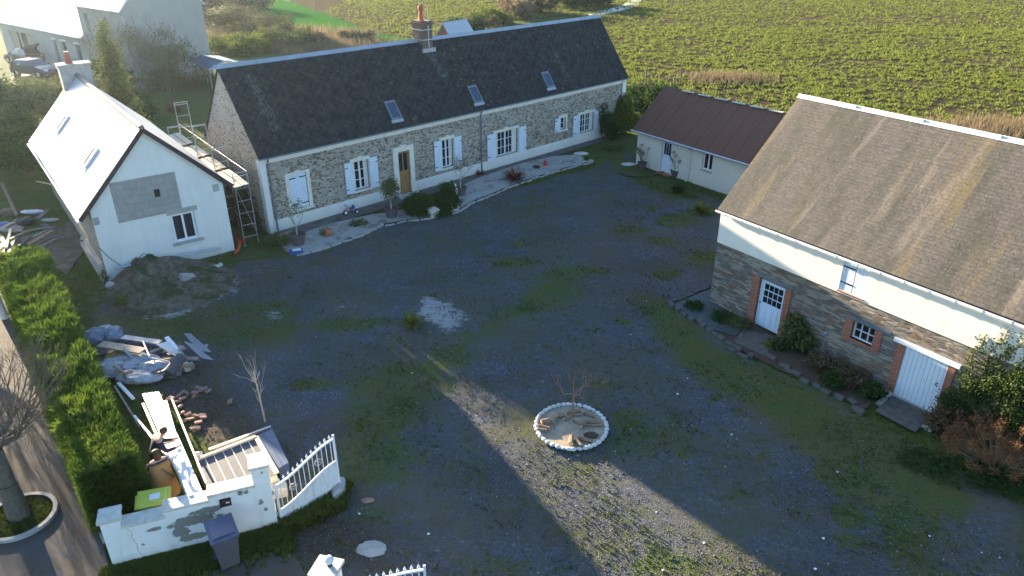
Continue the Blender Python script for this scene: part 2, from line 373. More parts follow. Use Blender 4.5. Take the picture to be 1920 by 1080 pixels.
def iron_roof():
    n = N('rusty_iron'); uv = n.uv(); o = n.sep(uv)
    w = n.math('SINE', n.math('MULTIPLY', o[0], 2*math.pi/.09))
    c = n.mix(n.noise(1.6, 5, .7, n.map(uv, (1,.5,1))), (.12,.05,.032), (.165,.078,.048))
    c = n.mix(n.ramp(n.noise(7, 5, .7, uv), [(.6, 0), (.75, .6)]), c, (.15,.06,.035))
    s = n.math('FRACT', n.math('MULTIPLY', o[0], 1/.86)); sm = n.math('MULTIPLY', n.math('LESS_THAN', s, .035), 1)
    c = n.mix(sm, c, (.03,.02,.022))
    return n.done(c, .7, n.bump(w, .5, .02), .3)
M['iron_roof'] = iron_roof()
M['corrugated'] = (lambda n: n.done(n.mix(n.noise(2, 4, .6), (.30,.32,.36), (.45,.47,.50)), .45, n.bump(n.math('SINE', n.math('MULTIPLY', n.sep(n.obj())[0], 70)), .6, .02), .5, .3))(N('corrugated'))
def plank_paint(name, col, pitch=.13):
    n = N(name); o = n.sep(n.obj()); x = n.math('ADD', o[0], 0); s = n.math('FRACT', n.math('MULTIPLY', x, 1/pitch))
    g = n.math('LESS_THAN', s, .07); wear = n.noise(1, 5, .7, n.map(n.obj(), (22, 22, 1.6)))
    c = n.mix(n.ramp(wear, [(.60, 0), (.68, .75)]), col, (.22,.18,.14)); c = n.mix(g, c, tuple(k*.35 for k in col))
    return n.done(c, .6, n.bump(n.math('SUBTRACT', 1.0, g), .5, .01), .35)
M['door_planks'] = plank_paint('door_planks', (.66,.72,.78))
M['shutter_planks'] = plank_paint('shutter_planks', (.68,.74,.79), .11)
# wall with peeled patches
n = N('peeled'); M['peeled'] = n.done(n.mix(n.noise(8, 4, .7), (.20,.19,.165), (.30,.29,.26)), .95, n.bump(n.noise(30, 4, .7), .6, .01), .1)
M['hedge'] = leaf_mat('hedge_leaf', (.018,.055,.010), (.14,.225,.03), .6, .28, (.17,.21,.04))
M['ivy'] = leaf_mat('ivy_leaf', (.025,.05,.015), (.11,.15,.045), .35, .2)
M['evergreen'] = leaf_mat('evergreen_leaf', (.02,.045,.012), (.06,.11,.03), .6, .2)
M['olive'] = leaf_mat('olive_leaf', (.06,.08,.03), (.17,.19,.07), .6, .25)
M['yellowgreen'] = leaf_mat('yellowgreen_leaf', (.07,.10,.02), (.20,.23,.05), .6, .3)
M['dry'] = leaf_mat('dry_leaf', (.13,.10,.06), (.36,.28,.17), .7, .25)
M['bramble'] = leaf_mat('bramble_leaf', (.05,.055,.025), (.17,.15,.08), .7, .2)
M['rust_leaf'] = leaf_mat('rust_leaf', (.12,.055,.03), (.34,.17,.08), .8, .2)
M['brown_stem'] = leaf_mat('brown_stem', (.07,.05,.03), (.17,.115,.07), .8, .1)
M['grass_blade'] = leaf_mat('grass_blade', (.05,.075,.015), (.17,.21,.05), .7, .3)
M['crop_leaf'] = leaf_mat('crop_leaf', (.11,.13,.028), (.30,.35,.075), .6, .4)
M['phormium'] = leaf_mat('phormium_leaf', (.13,.045,.04), (.32,.16,.12), .5, .2)
M['palm'] = leaf_mat('palm_leaf', (.06,.10,.015), (.26,.28,.05), .5, .25)
M['gravel_bits'] = (lambda n: n.done(n.ramp(n.attr('tint'), [(0, (.055,.06,.08)), (.6, (.105,.112,.14)), (.97, (.15,.152,.17)), (1, (.34,.33,.31))]), .8, None, .3))(N('gravel_bits'))
# ------------------------------------------------------------------ ground
def wp(pts): return np.array([tuple(at(x, y))[:2] for x, y in pts])
def inside_dist(P, poly):
    """signed distance (positive inside) of points P (n,2) to polygon"""
    n = len(poly); d = np.full(len(P), 1e9); ins = np.zeros(len(P), bool)
    for i in range(n):
        a, b = poly[i], poly[(i+1) % n]; e = b-a; w = P-a
        t = np.clip((w@e)/max(e@e, 1e-9), 0, 1)[:, None]; d = np.minimum(d, np.linalg.norm(w-t*e, axis=1))
        c = ((a[1] <= P[:, 1]) & (b[1] > P[:, 1])) | ((b[1] <= P[:, 1]) & (a[1] > P[:, 1]))
        x = a[0]+(P[:, 1]-a[1])/(e[1] if abs(e[1]) > 1e-9 else 1e-9)*e[0]
        ins ^= c & (P[:, 0] < x)
    return np.where(ins, d, -d)
def ell(x, y, rx, ry, n=10): return [(x+rx*math.cos(k*2*math.pi/n), y+ry*math.sin(k*2*math.pi/n)) for k in range(n)]
YARD = wp([(560,482),(700,425),(1115,312),(1180,285),(1200,320),(1370,380),(1345,545),(1258,575),(1400,668),(1640,790),(1919,950),(1919,1079)]).tolist() + [[9,3],[-2,3]] + wp([(600,1079),(500,1010),(420,880),(340,760),(230,680),(170,590),(215,545),(330,520),(450,490)]).tolist()
YARD = np.array(YARD)
MOSS = [([(830,655),(870,660),(1000,770),(1240,935),(1470,1079),(1200,1079),(1080,950),(940,800),(860,720)], .40, .5), ([(1195,545),(1262,560),(1345,645),(1440,690),(1560,745),(1700,815),(1790,880),(1840,950),(1760,1000),(1775,1079),(1690,1079),(1640,985),(1560,905),(1480,820),(1400,762),(1300,710),(1225,630),(1198,590)], 1.0, .5),
 ([(1060,488),(1115,505),(1085,560),(1020,590),(950,612),(900,645),(868,700),(830,740),(790,770),(770,800),(800,850),(760,900),(700,930),(640,905),(610,850),(645,770),(640,722),(700,680),(790,665),(870,622),(960,565),(1000,520)], .85, .6),
 ([(160,600),(300,575),(430,560),(560,560),(575,620),(510,655),(380,650),(250,640)], .8, .6),
 ([(1130,765),(1280,775),(1295,835),(1200,862),(1145,850)], .75, .4), ([(1140,285),(1195,305),(1235,335),(1290,350),(1320,372),(1250,372),(1180,335),(1150,320)], 1, .4),
 ([(1175,1050),(1230,1030),(1300,1045),(1330,1079),(1180,1079)], 1.1, .25), ([(860,1040),(980,1050),(1000,1079),(870,1079)], .8, .3),
 ([(1520,880),(1600,890),(1625,930),(1570,930)], 1.1, .15), ([(1555,940),(1610,945),(1625,985),(1570,990)], 1.1, .15), ([(1560,995),(1615,1000),(1620,1030),(1570,1030)], 1, .15),
 ([(1640,950),(1690,965),(1700,995),(1655,985)], 1.1, .15), ([(500,900),(640,900),(760,940),(740,1010),(640,1040),(560,990)], .45, .6)]
for x, y, rx, ry in ((975,455,20,7),(1222,388,14,6),(965,490,45,11),(1320,395,40,9),(1270,412,45,14),(1090,505,60,9),(1250,515,35,10),(1385,922,26,14),(1340,745,18,12),(1385,770,15,10),(1170,600,22,10),(1285,845,30,14),(1430,855,18,10),(1180,775,30,10),(640,610,60,14),(700,600,40,9),(590,720,50,14),(1130,720,30,8),(1330,480,40,14),(1240,450,30,8),(1180,430,40,8)):
    MOSS.append((ell(x, y, rx, ry), .9, .2))
PALE = [([(790,552),(842,562),(876,592),(868,608),(843,622),(800,602),(780,590)], 1), ([(268,594),(335,568),(400,515),(446,512),(446,545),(385,572),(320,600)], .9), (ell(515,588,20,12), .8), (ell(700,1028,26,12), .9), (ell(1300,1045,0.1,0.1), 0),
 ([(575,560),(660,570),(720,568),(720,576),(640,580),(575,570)], .45), ([(860,380),(930,350),(940,372),(870,400)], .35), ([(420,480),(470,470),(560,500),(480,520),(430,505)], .3)]
SOIL = [([(330,735),(400,722),(490,800),(520,830),(450,850),(360,870),(320,800)], 1), ([(200,560),(330,520),(300,600),(200,620)], .6), ([(150,640),(420,660),(420,740),(300,780),(220,720)], .55), ([(560,930),(700,960),(760,1079),(500,1079),(520,990)], .75), ([(1400,668),(1640,790),(1919,920),(1919,700),(1340,560)], .8)]
BRIGHT = [[(440,0),(560,8),(700,60),(778,72),(776,100),(700,104),(640,60),(520,40)], [(900,15),(1060,10),(1060,0),(880,0)]]
def terrain_grid(x0, x1, y0, y1, st):
    xs = np.arange(x0, x1+1e-6, st); ys = np.arange(y0, y1+1e-6, st)
    X, Y = np.meshgrid(xs, ys); V = np.c_[X.ravel(), Y.ravel(), np.zeros(X.size)]
    nx, ny = len(xs), len(ys); i = (np.arange(ny-1)[:, None]*nx+np.arange(nx-1)).ravel()
    return V, np.c_[i, i+1, i+nx+1, i+nx]
def soft(P, poly, w):
    poly = np.asarray(poly); lo = poly.min(0)-3*w; hi = poly.max(0)+3*w
    m = np.all((P > lo) & (P < hi), axis=1); r = np.zeros(len(P))
    if m.any(): r[m] = np.clip(inside_dist(P[m], poly)/(2*w)+.5, 0, 1)
    return r
def moss_at(P):
    r = np.zeros(len(P))
    for p, s, w in MOSS: r = np.maximum(r, s*soft(P, wp(p), w))
    return r
V, F = terrain_grid(-26, 24, 6, 50, .2)
P2 = V[:, :2]
mossv = moss_at(P2); yardv = soft(P2, YARD, .35)
palev = np.zeros(len(P2)); soilv = np.zeros(len(P2)); brv = np.zeros(len(P2))
for p, s_ in PALE: palev = np.maximum(palev, s_*soft(P2, wp(p), .3))
for p, s_ in SOIL: soilv = np.maximum(soilv, s_*soft(P2, wp(p), .5))
# micro relief
V[:, 2] = 0.03*np.sin(V[:,0]*.9+1.3*np.sin(V[:,1]*.5))*np.sin(V[:,1]*.8) + RNG.normal(0, .006, len(V)) - .03
edge = (P2[:,0] < -25.9) | (P2[:,0] > 23.9) | (P2[:,1] < 6.1) | (P2[:,1] > 49.9); V[edge, 2] = 0
nv = len(V); o4 = np.array([(-600,-200,0),(600,-200,0),(600,900,0),(-600,900,0)], float)
ci = [int(np.argmin(np.abs(P2-c).sum(1))) for c in ((-26,6),(24,6),(24,50),(-26,50))]
F = np.vstack([F, [[nv, nv+1, ci[1], ci[0]], [nv+1, nv+2, ci[2], ci[1]], [nv+2, nv+3, ci[3], ci[2]], [nv+3, nv, ci[0], ci[3]]]])
V = np.vstack([V, o4])
def pad(a): return np.concatenate([a, np.zeros(4)])
n = N('ground'); p = n.obj()
ma = n.attr('moss'); ya = n.attr('yard'); pa = n.attr('pale'); so = n.attr('soil')
fine = n.noise(34, 4, .8, p); med = n.noise(3.2, 5, .7, p); big = n.noise(.45, 4, .6, p); cell = n.vor(26, p, 'F1', 'Color'); cc = n.sepc(cell)
grav = n.ramp(cc[0], [(0, (.048,.053,.073)), (.55, (.086,.095,.128)), (.95, (.14,.15,.185)), (1, (.36,.35,.33))])
grav = n.mix(n.ramp(med, [(.3, .0), (.7, .45)]), grav, (.078,.075,.075))
grav = n.mix(n.ramp(big, [(.42, 0), (.62, .55)]), grav, (.085,.078,.062))
mossc = n.mix(n.ramp(n.noise(11, 4, .8, p), [(.3, 0), (.7, 1)]), (.045,.066,.018), (.10,.125,.040)); mossc = n.mix(n.ramp(n.noise(.8, 3, .6, p), [(.42, 0), (.62, .7)]), mossc, (.105,.095,.035))
mm = n.math('ADD', n.math('MULTIPLY', ma, .95), n.math('MULTIPLY', n.math('SUBTRACT', n.noise(1.3, 9, .86, p), .56), 2.9))
mf = n.math('MULTIPLY', n.ramp(mm, [(.12, 0), (.62, .95)]), n.ramp(n.math('ADD', ma, n.math('MULTIPLY', big, .4)), [(.15, .15), (.5, 1)]))
rut = n.noise(1, 5, .6, n.map(p, (.22,.9,1), (0,0,R(-52)))); dr = n.noise(1, 6, .7, n.map(p, (.5,.28,1), (0,0,R(20)), (5,3,0)))
grav = n.mix(n.ramp(rut, [(.46, 0), (.60, .75)]), grav, (.075,.073,.068)); grav = n.mix(n.ramp(dr, [(.5, 0), (.68, .55)]), grav, (.12,.125,.145)); grav = n.mix(n.ramp(n.noise(.28, 6, .7, p), [(.42, 0), (.58, .7)]), grav, (.10,.097,.068))
c = n.mix(mf, grav, mossc)
wk = n.ramp(n.math('ADD', n.noise(4.5, 5, .8, p), n.math('MULTIPLY', big, .35)), [(.70, 0), (.80, .8)])
c = n.mix(wk, c, (.07,.08,.025))
soilc = n.mix(n.ramp(n.noise(9, 5, .8, p), [(.35, 0), (.7, 1)]), (.045,.035,.025), (.13,.105,.07))
sf = n.ramp(n.math('ADD', so, n.math('MULTIPLY', n.math('SUBTRACT', n.noise(2.5, 5, .75, p), .5), .9)), [(.35, 0), (.7, .85)])
c = n.mix(sf, c, soilc)
pf = n.ramp(n.math('ADD', pa, n.math('MULTIPLY', n.math('SUBTRACT', n.noise(2.6, 8, .85, n.map(p, (1, 1.8, 1), (0,0,.6))), .58), 4.0)), [(.22, 0), (.6, .95)])
pf = n.math('MULTIPLY', pf, n.ramp(pa, [(.02, 0), (.2, 1)]))
c = n.mix(pf, c, n.mix(fine, (.24,.24,.24), (.42,.41,.39)))
grass = n.mix(n.ramp(n.noise(6, 5, .8, p), [(.3, 0), (.7, 1)]), (.03,.055,.012), (.085,.125,.03)); grass = n.mix(n.ramp(n.noise(.6, 4, .7, p), [(.45, 0), (.65, .75)]), grass, (.11,.10,.05))
c = n.mix(n.math('SUBTRACT', 1.0, n.ramp(ya, [(.25, 0), (.75, 1)])), c, grass)
h = n.math('ADD', n.math('MULTIPLY', fine, .7), n.math('MULTIPLY', n.vor(26, p, 'F1'), .6))
GM = n.done(c, 1, n.bump(h, .8, .025, n.bump(med, .5, .06)), .04)
ground = np_mesh('ground', V, F, GM); tag(ground, kind='structure')
for nm, a in (('moss', mossv), ('yard', yardv), ('pale', palev), ('soil', soilv)):
    t = ground.data.attributes.new(nm, 'FLOAT', 'POINT'); t.data.foreach_set('value', pad(a).astype(np.float32))
# crop field, laid a few mm above
fp = wp([(1180,118),(1245,172),(1490,222),(1919,300)])
fld = [(12.2,50.5),(19.6,38.6),(17.8,32.5),(31,13),(60,-12),(300,-40),(600,200),(600,800),(-250,800),(-60,190)] + [tuple(x) for x in wp([(545,3),(640,38),(700,60),(776,74),(860,62),(900,45),(1060,30),(1110,60),(1165,150),(1185,176)])]
n = N('field_soil'); p = n.pos(); c = n.mix(n.ramp(n.noise(1.6, 6, .8, p), [(.4, 0), (.7, 1)]), (.085,.066,.048), (.13,.12,.055))
mb = MB(); mb.poly([(x, y, .02) for x, y in fld]); f_ = mb.build('crop_field', n.done(c, 1, n.bump(n.noise(1.8, 6, .8, p), 1, .5), .0)); tag(f_, kind='structure')
FPOLY = np.array(fld)
lawn = MB(); lawn.poly([(x, y, .024) for x, y in wp([(440,-15),(545,3),(700,60),(776,74),(790,110),(560,118),(640,70),(520,42)])])
n = N('lawn'); p = n.pos(); o = lawn.build('lawn', n.done(n.mix(n.noise(2, 5, .7, p), (.03,.10,.02), (.05,.16,.03)), 1, n.bump(n.noise(8, 4, .8, p), .4, .1), 0)); tag(o, kind='structure')
# scattered blades / crops / pebbles built with numpy
def tufts(P, hgt, rad, nb, spread=.6, zb=0.0):
    """P (n,2) -> nb triangular leaves each"""
    n0 = len(P); P = np.repeat(P, nb, 0); m = len(P); a = RNG.uniform(0, 2*np.pi, m); h = hgt*RNG.uniform(.5, 1.3, m); r = rad*RNG.uniform(.4, 1.2, m)
    base = np.c_[P+np.c_[np.cos(a), np.sin(a)]*r[:, None]*.25, np.full(m, zb)]
    out = np.c_[np.cos(a), np.sin(a)]; side = np.c_[-np.sin(a), np.cos(a)]*(r*.32)[:, None]
    tip = base+np.c_[out*r[:, None]*spread, h]
    V = np.stack([base+np.c_[side, np.zeros(m)], base-np.c_[side, np.zeros(m)], tip], 1).reshape(-1, 3)
    return V, np.arange(3*m).reshape(-1, 3), np.clip(np.repeat(RNG.uniform(0, 1, n0), nb)*.6+RNG.uniform(0, .4, m), 0, 1)
# crops: denser close to camera
pts = []
for (r0, r1, dens) in ((14, 70, 15), (70, 100, 11), (100, 150, 6)):
    k = int((70+38)*(r1-r0)*dens*1.15); q = np.c_[RNG.uniform(-28, 85, k), RNG.uniform(r0, r1, k)]; pts.append(q)
q = np.vstack(pts); m = inside_dist(q, FPOLY) > .1
# keep only what is inside the view wedge
m &= (np.abs(q[:, 0]) < q[:, 1]*.85+4)
q = q[m]; gk = RNG.uniform(0, 1, (260, 260)); gk2 = RNG.uniform(0, 1, (60, 60))
def vn(g, P, s_):
    a = (P+200)/s_; i = np.floor(a).astype(int); f = a-i; f = f*f*(3-2*f); n_ = g.shape[0]; x, y = i[:,0] % n_, i[:,1] % n_; x1, y1 = (x+1) % n_, (y+1) % n_
    return (g[x,y]*(1-f[:,0])+g[x1,y]*f[:,0])*(1-f[:,1])+(g[x,y1]*(1-f[:,0])+g[x1,y1]*f[:,0])*f[:,1]
rw = q@np.array([.80,.60]); q = q-np.outer((np.mod(rw,.55)-.275)*.55, [.80,.60]); low = vn(gk, q, .42)*.75+vn(gk2, q, 5)*.35
q = q[(low+RNG.normal(0, .10, len(q))) > .53]
sz = 1.0
Vc, Fc, Tc = tufts(q, .22, .22, 6, .9, .02)
o = np_mesh('crop_plants', Vc, Fc, M['crop_leaf'], Tc); tag(o, 'low green crop in rough clumps over the field behind the houses', 'crop', kind='stuff')
# grass tufts in yard
k = 130000; q = np.c_[RNG.uniform(-20, 16, k), RNG.uniform(9, 42, k)]; mo = moss_at(q)*np.clip(.35+.9*np.sin(q[:,0]*2.3+np.sin(q[:,1]*1.7))*np.sin(q[:,1]*2.9+q[:,0]), .15, 1.2)
yd = soft(q, YARD, .5); clump = (np.sin(q[:,0]*3.1+2*np.sin(q[:,1]*.9))*np.sin(q[:,1]*3.7+q[:,0]*1.1) > .72)
keep = RNG.uniform(0, 1, k) < np.where(yd > .5, mo*.75+.05+clump*.3, .55); q = q[keep]
Vc, Fc, Tc = tufts(q, .055, .055, 5, .8, -.035)
o = np_mesh('yard_grass', Vc, Fc, M['grass_blade'], Tc); tag(o, 'short weeds and moss tufts growing through the gravel yard', 'grass', kind='stuff')
k = 90000; q = np.c_[RNG.uniform(-12, 16, k), RNG.uniform(9, 34, k)**1.0]; q = q[(soft(q, YARD, .4) > .5) & (RNG.uniform(0, 1, k) < np.clip(1.5-q[:,1]/26, .1, 1))]; m = len(q)
s_ = RNG.uniform(.012, .028, m)[:, None, None]; base = np.array([(1,0,0),(-.5,.87,0),(-.5,-.87,0),(0,0,.9)])[None]+RNG.normal(0, .25, (m, 4, 3))
Vp = (base*s_ + np.c_[q, np.full(m, -.022)][:, None, :]).reshape(-1, 3); i = np.arange(m)[:, None]*4
Fp = np.stack([i+[0,1,3], i+[1,2,3], i+[2,0,3]], 1).reshape(-1, 3); o = np_mesh('gravel', Vp, Fp, M['gravel_bits'], np.repeat(RNG.uniform(0, 1, m), 3)); tag(o, 'loose blue grey gravel scattered over the yard', 'gravel', kind='stuff')
# pavement on the left below the hedge and around the entrance
n = N('tarmac'); p = n.pos(); c = n.mix(n.noise(40, 4, .8, p), (.06,.058,.06), (.125,.122,.12)); c = n.mix(n.ramp(n.noise(1.1, 6, .75, p), [(.42, 0), (.60, .8)]), c, (.095,.07,.045)); c = n.mix(n.ramp(n.noise(2.5, 5, .7, p), [(.58, 0), (.7, .8)]), c, (.06,.06,.03))
TAR = n.done(c, .9, n.bump(n.noise(60, 3, .8, p), .6, .01), .2)
kl = wp([(205,1065),(195,1025),(112,810),(60,690),(20,590),(3,540)])
mb = MB(); pl = [(x, y, .012) for x, y in kl]; mb.poly(pl+[(-22,28,.012),(-60,60,.012),(-60,0,.012),(-9,2,.012)]); o = mb.build('pavement', TAR); tag(o, kind='structure')
mb = MB()
a = wp([(522,1000),(570,1045),(600,1079)]); mb.poly([(-8.7,11.5,.016),(-7.4,11.2,.016),(-5.9,12.3,.016),(-5.0,12.3,.016),(-4.0,10.9,.016),(-3.5,9.5,.016),(-3.0,3,.016),(-8.9,3,.016)]); o = mb.build('driveway', M['tarmac'] if 'tarmac' in M else TAR); tag(o, kind='structure')
k_ = MB()
for i in range(1, len(kl)-1):
    a_, b_ = Vector((*kl[i], 0)), Vector((*kl[i+1], 0)); d = (b_-a_); sd = Vector((d.y, -d.x, 0)).normalized()*.13
    k_.poly([a_+Vector((0,0,.09)), b_+Vector((0,0,.09)), b_+sd+Vector((0,0,.09)), a_+sd+Vector((0,0,.09))][::1]); k_.poly([a_-Vector((0,0,.03)), b_-Vector((0,0,.03)), b_+Vector((0,0,.09)), a_+Vector((0,0,.09))]); k_.poly([a_+sd+Vector((0,0,.09)), b_+sd+Vector((0,0,.09)), b_+sd, a_+sd])
o = k_.build('kerb', M['concrete']); tag(o, kind='structure')
# ------------------------------------------------------------------ building helpers
class Bld:
    def __init__(s, name, label, cat, o, yaw):
        s.o = Vector((o[0], o[1], 0)); s.rz = R(90-yaw); s.e = thing(name, label, cat, s.o, s.rz)
        s.Mi = (Matrix.Translation(s.o) @ Matrix.Rotation(s.rz, 4, 'Z')).inverted()
    def hit(s, px, py, p0, nrm):
        """pixel ray meets the local plane through p0 with normal nrm"""
        a = s.Mi @ Vector((0, 0, CH)); d = s.Mi.to_3x3() @ ray(px, py); nrm = Vector(nrm); t = (Vector(p0)-a).dot(nrm)/d.dot(nrm); return a+d*t
def gable_walls(b, Lx, Wy, ze, zr, mfront, mgable, holes=(), axis='x', apex=None, depth=.22):
    """axis x: ridge runs along local x, gables at x=0 and x=Lx"""
    apex = Wy/2 if apex is None else apex
    w = MB().grid_wall(0, Lx, -.3, ze, list(holes), 0, depth); w.build('front_wall', mfront, b.e)
    g = MB(); g.poly([(0,Wy,-.3),(0,0,-.3),(0,0,ze),(0,apex,zr-.12),(0,Wy,ze)]); g.build('gable_wall', mgable, b.e)
    g = MB(); g.poly([(Lx,0,-.3),(Lx,Wy,-.3),(Lx,Wy,ze),(Lx,apex,zr-.12),(Lx,0,ze)]); g.build('gable_wall', mgable, b.e)
    g = MB(); g.poly([(Lx,Wy,-.3),(0,Wy,-.3),(0,Wy,ze),(Lx,Wy,ze)]); g.build('rear_wall', mfront, b.e)
def roof_x(b, x0, x1, y0, z0, yr, zr, y1, z1, mat, th=.12, name='roof'):
    sl = math.hypot(yr-y0, zr-z0); s2 = math.hypot(y1-yr, zr-z1)
    m = MB(); m.slab([(x0,y0,z0),(x1,y0,z0),(x1,yr,zr),(x0,yr,zr)], th, [(x0,0),(x1,0),(x1,sl),(x0,sl)])
    m.slab([(x1,y1,z1),(x0,y1,z1),(x0,yr,zr),(x1,yr,zr)], th, [(x1,0),(x0,0),(x0,s2),(x1,s2)])
    return m.build(name, mat, b.e)
def window(par, x0, x1, z0, z1, y, cols=2, rows=3, fr='pvc', fw=.055, curtain=False, name='window'):
    f = MB(); f.box(x0, x0+fw, y-.05, y, z0, z1); f.box(x1-fw, x1, y-.05, y, z0, z1); f.box(x0+fw, x1-fw, y-.05, y, z1-fw, z1); f.box(x0+fw, x1-fw, y-.05, y, z0, z0+fw)
    for i in range(1, cols):
        c = x0+(x1-x0)*i/cols; w = .04 if i*2 == cols else .013; f.box(c-w, c+w, y-.045, y, z0+fw, z1-fw)
    for j in range(1, rows):
        c = z0+(z1-z0)*j/rows; f.box(x0+fw, x1-fw, y-.035, y-.005, c-.012, c+.012)
    fo = f.build(name, M[fr], par)
    MB().box(x0+.02, x1-.02, y+.005, y+.015, z0+.02, z1-.02).build('pane', M['glass'], fo)
    if curtain:
        c = MB()
        for a, b_ in ((x0+fw, x0+fw+(x1-x0)*.16), (x1-fw-(x1-x0)*.16, x1-fw)): c.box(a, b_, y-.004, y+.003, z0+fw, z1-fw)
        c.build('curtain', M['surround'], fo)
    return fo
def shutter(par, x0, x1, z0, z1, y, hinge_left=True, mat='shutter_planks'):
    s = MB().box(x0, x1, y-.035, y, z0, z1); h = .05
    for z in (z0+.15*(z1-z0), z0+.85*(z1-z0)): s.box(x0+.02, x1-.02, y-.055, y-.035, z-h, z+h)
    s.beam((x0+.04, y-.045, z0+.2*(z1-z0)), (x1-.04, y-.045, z0+.8*(z1-z0)), .018, .08)
    o = s.build('shutter', M[mat], par)
    for z in (z0+.15*(z1-z0), z0+.85*(z1-z0)):
        a = x0-.02 if hinge_left else x1-.32*(x1-x0)
        MB().box(a, a+.32*(x1-x0)+.02, y-.066, y-.057, z-.018, z+.018).build('hinge', M['black_iron'], o)
    return o
def surround(par, x0, x1, z0, z1, w=.13, y=-.02, sill=True, mat='surround', top=.16):
    s = MB(); s.box(x0-w, x0, y, .1, z0, z1); s.box(x1, x1+w, y, .1, z0, z1); s.box(x0-w, x1+w, y-.004, .1, z1, z1+top)
    mid = (x0+x1)/2; s.box(mid-.13, mid+.13, y-.012, .1, z1+top, z1+top+.06)
    if sill: s.box(x0-w-.02, x1+w+.02, y-.06, .15, z0-.10, z0)
    return s.build('window_surround', M[mat], par)
# ------------------------------------------------------------------ farmhouse
A0 = at(508, 438); A0.z = 0
fh = Bld('farmhouse', 'long rubble stone farmhouse with dark diamond slate roof and pale blue shutters', 'farmhouse', A0, 45.89)
FL, FW, FE, FR = 25.7, 5.3, 3.6, 7.12; yr = 2.62
zE = 3.52; yE = -.13
hl = [(1.24,2.12,.82,2.46), (4.62,5.5,.92,2.36), (7.28,8.0,.05,2.32), (10.12,10.92,.84,2.36), (14.0,15.78,.62,2.02), (19.42,19.95,1.22,1.95), (21.2,22.6,.66,1.84)]
gable_walls(fh, FL, FW, FE, FR, M['farm_stone'], M['gable_stone'], hl, depth=.18)
MB().box(-.01, 7.05, -.035, 0, -.2, .56).box(8.25, FL+.02, -.035, 0, -.2, .56).build('plinth', M['white_render'], fh.e)
MB().box(-.03, .24, -.03, 0, .56, 3.24).box(-.03, 0, 0, .28, -.2, 3.4).build('corner_strip', M['white_render'], fh.e)
MB().box(FL-.3, FL+.03, -.03, 0, .56, 3.24).build('corner_strip', M['white_render'], fh.e)
MB().box(-.03, FL+.03, -.05, 0, 3.24, 3.5).build('eaves_band', M['surround'], fh.e)
fr = roof_x(fh, -.05, FL+.12, yE, zE, yr, FR, FW+.22, 3.42, M['farm_roof'], .09)
rc = MB()
for i in range(13):
    a = -.2+i*2.01; b2 = min(a+1.99, FL+.2); rc.slab([(a,yr-.13,FR-.11),(b2,yr-.13,FR-.11),(b2,yr,FR+.06),(a,yr,FR+.06)], .03); rc.slab([(b2,yr+.13,FR-.11),(a,yr+.13,FR-.11),(a,yr,FR+.06),(b2,yr,FR+.06)], .03)
rc.build('ridge_cap', M['zinc'], fh.e)
MB().path([(-.1,yE-.03,3.49),(FL+.15,yE-.03,3.48)], .032, 8).build('gutter', M['lead'], fh.e)
for x, m_ in ((.33, 'lead'), (12.9, 'lead'), (25.3, 'white_paint')):
    MB().path([(x,-.15,3.46),(x,-.09,3.25),(x,-.09,.05)], .04, 8).build('downpipe', M[m_], fh.e)
# white closed shutter window
surround(fh.e, 1.24, 2.12, .82, 2.46, .18, top=.1)
sh = MB().box(1.25, 2.11, .03, .07, .83, 2.45).build('closed_shutter', M['shutter_planks'], fh.e)
for z in (1.0, 2.25):
    MB().box(1.25, 1.6, .015, .028, z, z+.05).build('hinge', M['black_iron'], sh); MB().box(1.76, 2.11, .015, .028, z, z+.05).build('hinge', M['black_iron'], sh)
for (a, b_, c, d), (l, r), cols, rows in ((hl[1], (.47,.47), 2, 3), (hl[3], (.5,.5), 2, 3), (hl[4], (.62,.6), 2, 3), (hl[5], (.5,0), 1, 2), (hl[6], (.62,.62), 2, 3)):
    surround(fh.e, a, b_, c, d, .12); window(fh.e, a, b_, c, d, .16, cols if cols > 1 else 1, rows, curtain=(cols == 2))
    if b_-a > 1.2:
        for o in [x for x in fh.e.children if x.name.startswith('window')][-1:]:
            m = MB()
            for t in (.167,.333,.667,.833): xx = a+(b_-a)*t; m.box(xx-.012, xx+.012, .12, .155, c+.05, d-.05)
            m.build('glazing_bars', M['pvc'], o)
    shutter(fh.e, a-l-.03, a-.03, c-.06, d+.04, -.06, True)
    if r: shutter(fh.e, b_+.03, b_+r+.03, c-.06, d+.04, -.06, False)
# front door
d = MB(); d.box(6.98, 7.28, -.07, .05, .02, 2.32).box(8.0, 8.26, -.07, .05, .02, 2.32).box(6.98, 8.26, -.075, .05, 2.32, 2.56).box(7.45, 7.8, -.09, .05, 2.56, 2.63); d.build('door_surround', M['surround'], fh.e)
n = N('oak'); g = n.noise(1, 5, .7, n.map(n.obj(), (30, 30, 1.5))); M['oak'] = n.done(n.mix(g, (.30,.145,.045), (.42,.215,.075)), .5, n.bump(g, .2, .005), .4)
do = MB().box(7.29, 7.99, .08, .13, .06, 2.31).box(7.37, 7.6, .06, .08, .25, .95).box(7.68, 7.91, .06, .08, .25, .95).box(7.33, 7.95, .06, .08, 1.05, 1.2).build('door', M['oak'], fh.e)
MB().box(7.38, 7.6, .062, .078, 1.28, 2.18).box(7.68, 7.9, .062, .078, 1.28, 2.18).build('pane', M['glass'], do)
MB().tube((7.92,.05,1.08), (7.92,.0,1.08), .02).build('handle', M['black_iron'], do)
MB().box(6.95, 8.3, -.55, -.04, -.1, .07).build('door_step', M['concrete'], fh.e)
